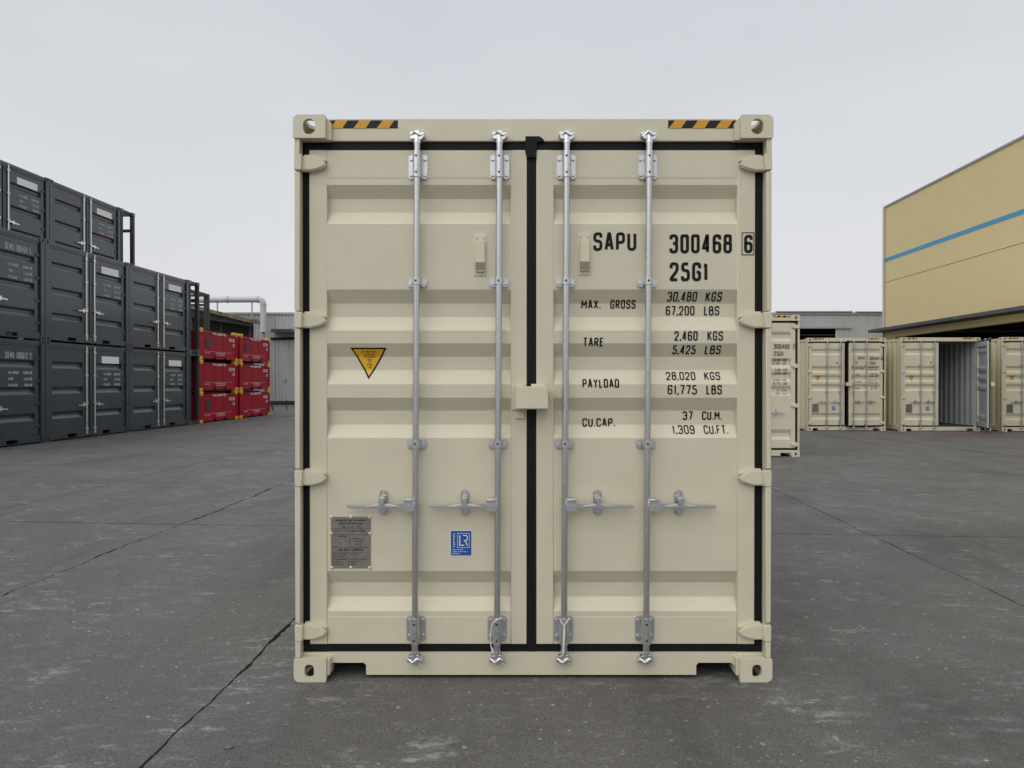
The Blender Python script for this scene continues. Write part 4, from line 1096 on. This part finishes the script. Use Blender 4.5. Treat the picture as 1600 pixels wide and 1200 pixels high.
# leaning strut stand by the red boxes
m = MB(); Yq = 36.0
qx = lambda u: (u - 800) * Yq / FPX
qz = lambda v: CAMH - (v - HOR) * Yq / FPX
m.tube([(qx(424), Yq, qz(630)), (qx(431), Yq - .3, .015)], .028, 6); m.tube([(qx(424), Yq, qz(630)), (qx(420), Yq + .5, .015)], .028, 6); m.tube([(qx(420.5), Yq + .42, .25), (qx(427), Yq - .14, .45)], .02, 6)
m.tube([(qx(424), Yq, qz(630)), (qx(441), Yq + .7, qz(628))], .025, 6); m.tube([(qx(441), Yq + .7, qz(625)), (qx(441), Yq + .7, .015)], .025, 6)
tag(O('metal_stand', m.mesh('metal_stand', 'dark_and_shade')), 'small dark metal trestle stand beside the red boxes', 'stand')

# ------------------------------------------------------------------ yellow warehouse on the right
LBD = 17.5
wh = E('warehouse', (LBD, 0, 0), -ROW); tag(wh, 'tall yellow warehouse with a blue stripe and open ground floor bay', 'building')
y1 = 2.0013 * LBD / math.cos(ROW); y0 = 7.0
zr_ = CAMH + .512 * LBD; zo = CAMH + .126 * LBD; zs = CAMH + .354 * LBD; zseam = CAMH + .2885 * LBD
m = MB(); m.box(0, .3, y0, y1, zo, zseam - .012); O('wall', m.mesh('wall', 'stucco'), wh)
m = MB(); m.box(0, .3, y0, y1, zseam + .012, zr_ - .1); O('wall', m.mesh('wall', 'stucco'), wh)
m = MB(); m.box(.02, .3, y0, y1, zseam - .012, zseam + .012); O('seam', m.mesh('seam', 'dark_and_shade'), wh)
m = MB(); m.box(.301, 22, y1 - .3, y1, 0, zr_ - .1); O('end_wall', m.mesh('end_wall', 'stucco'), wh)
m = MB(); m.box(.301, 22, y0, y0 + .3, 0, zr_ - .1); O('end_wall', m.mesh('end_wall', 'stucco'), wh)
m = MB(); m.box(-.012, -.002, y0, y1, zs - .09, zs + .09); O('stripe', m.mesh('stripe', 'stripe_blue'), wh)
m = MB(); m.box(-.05, .36, y0, y1 + .03, zr_ - .1, zr_, .01); m.box(.36, 22, y0, y1, zr_ - .5, zr_ - .4); O('parapet_cap', m.mesh('parapet_cap', 'siding_trim'), wh)
m = MB(); m.box(0, .5, y1 - 1.15, y1 - .001, 0, zo - .001); O('pillar', m.mesh('pillar', 'stucco'), wh)
for yy in (y0 + 1, 18.5): m = MB(); m.box(.02, .5, yy, yy + .5, 0, zo - .001); O('pillar', m.mesh('pillar', 'stucco'), wh)
zc = CAMH + .150 * (LBD - .8)
m = MB(); m.box(-.8, -.001, y0, y1 + .02, zc - .01, zc + .14, .01); O('canopy', m.mesh('canopy', 'fascia_grey'), wh)
m = MB(); m.box(.301, 21.9, y0 + .31, y1 - .31, zo + .35, zo + .45); O('ceiling', m.mesh('ceiling', 'dark_and_shade'), wh)  # bay ceiling, walls and floor coloured near-black to paint in its unlit depth
m = MB(); m.box(13, 13.1, y0 + .31, y1 - .31, 0, zo + .34); m.box(.52, 12.9, y1 - .34, y1 - .305, .01, zo + .3); O('inner_wall', m.mesh('inner_wall', 'dark_and_shade'), wh)
m = MB(); m.box(.31, 12.9, y0 + .31, y1 - .36, .006, .012); O('inner_floor', m.mesh('inner_floor', 'dark_and_shade'), wh)
m = MB(); m.cyl((-.07, y1 - .08, .0), (-.07, y1 - .08, zc - .02), .05, 10); m.cyl((-.07, y1 - .08, zc + .15), (-.07, y1 - .08, zr_ - .05), .05, 10); O('downpipe', m.mesh('downpipe', 'pipe_white', True), wh)
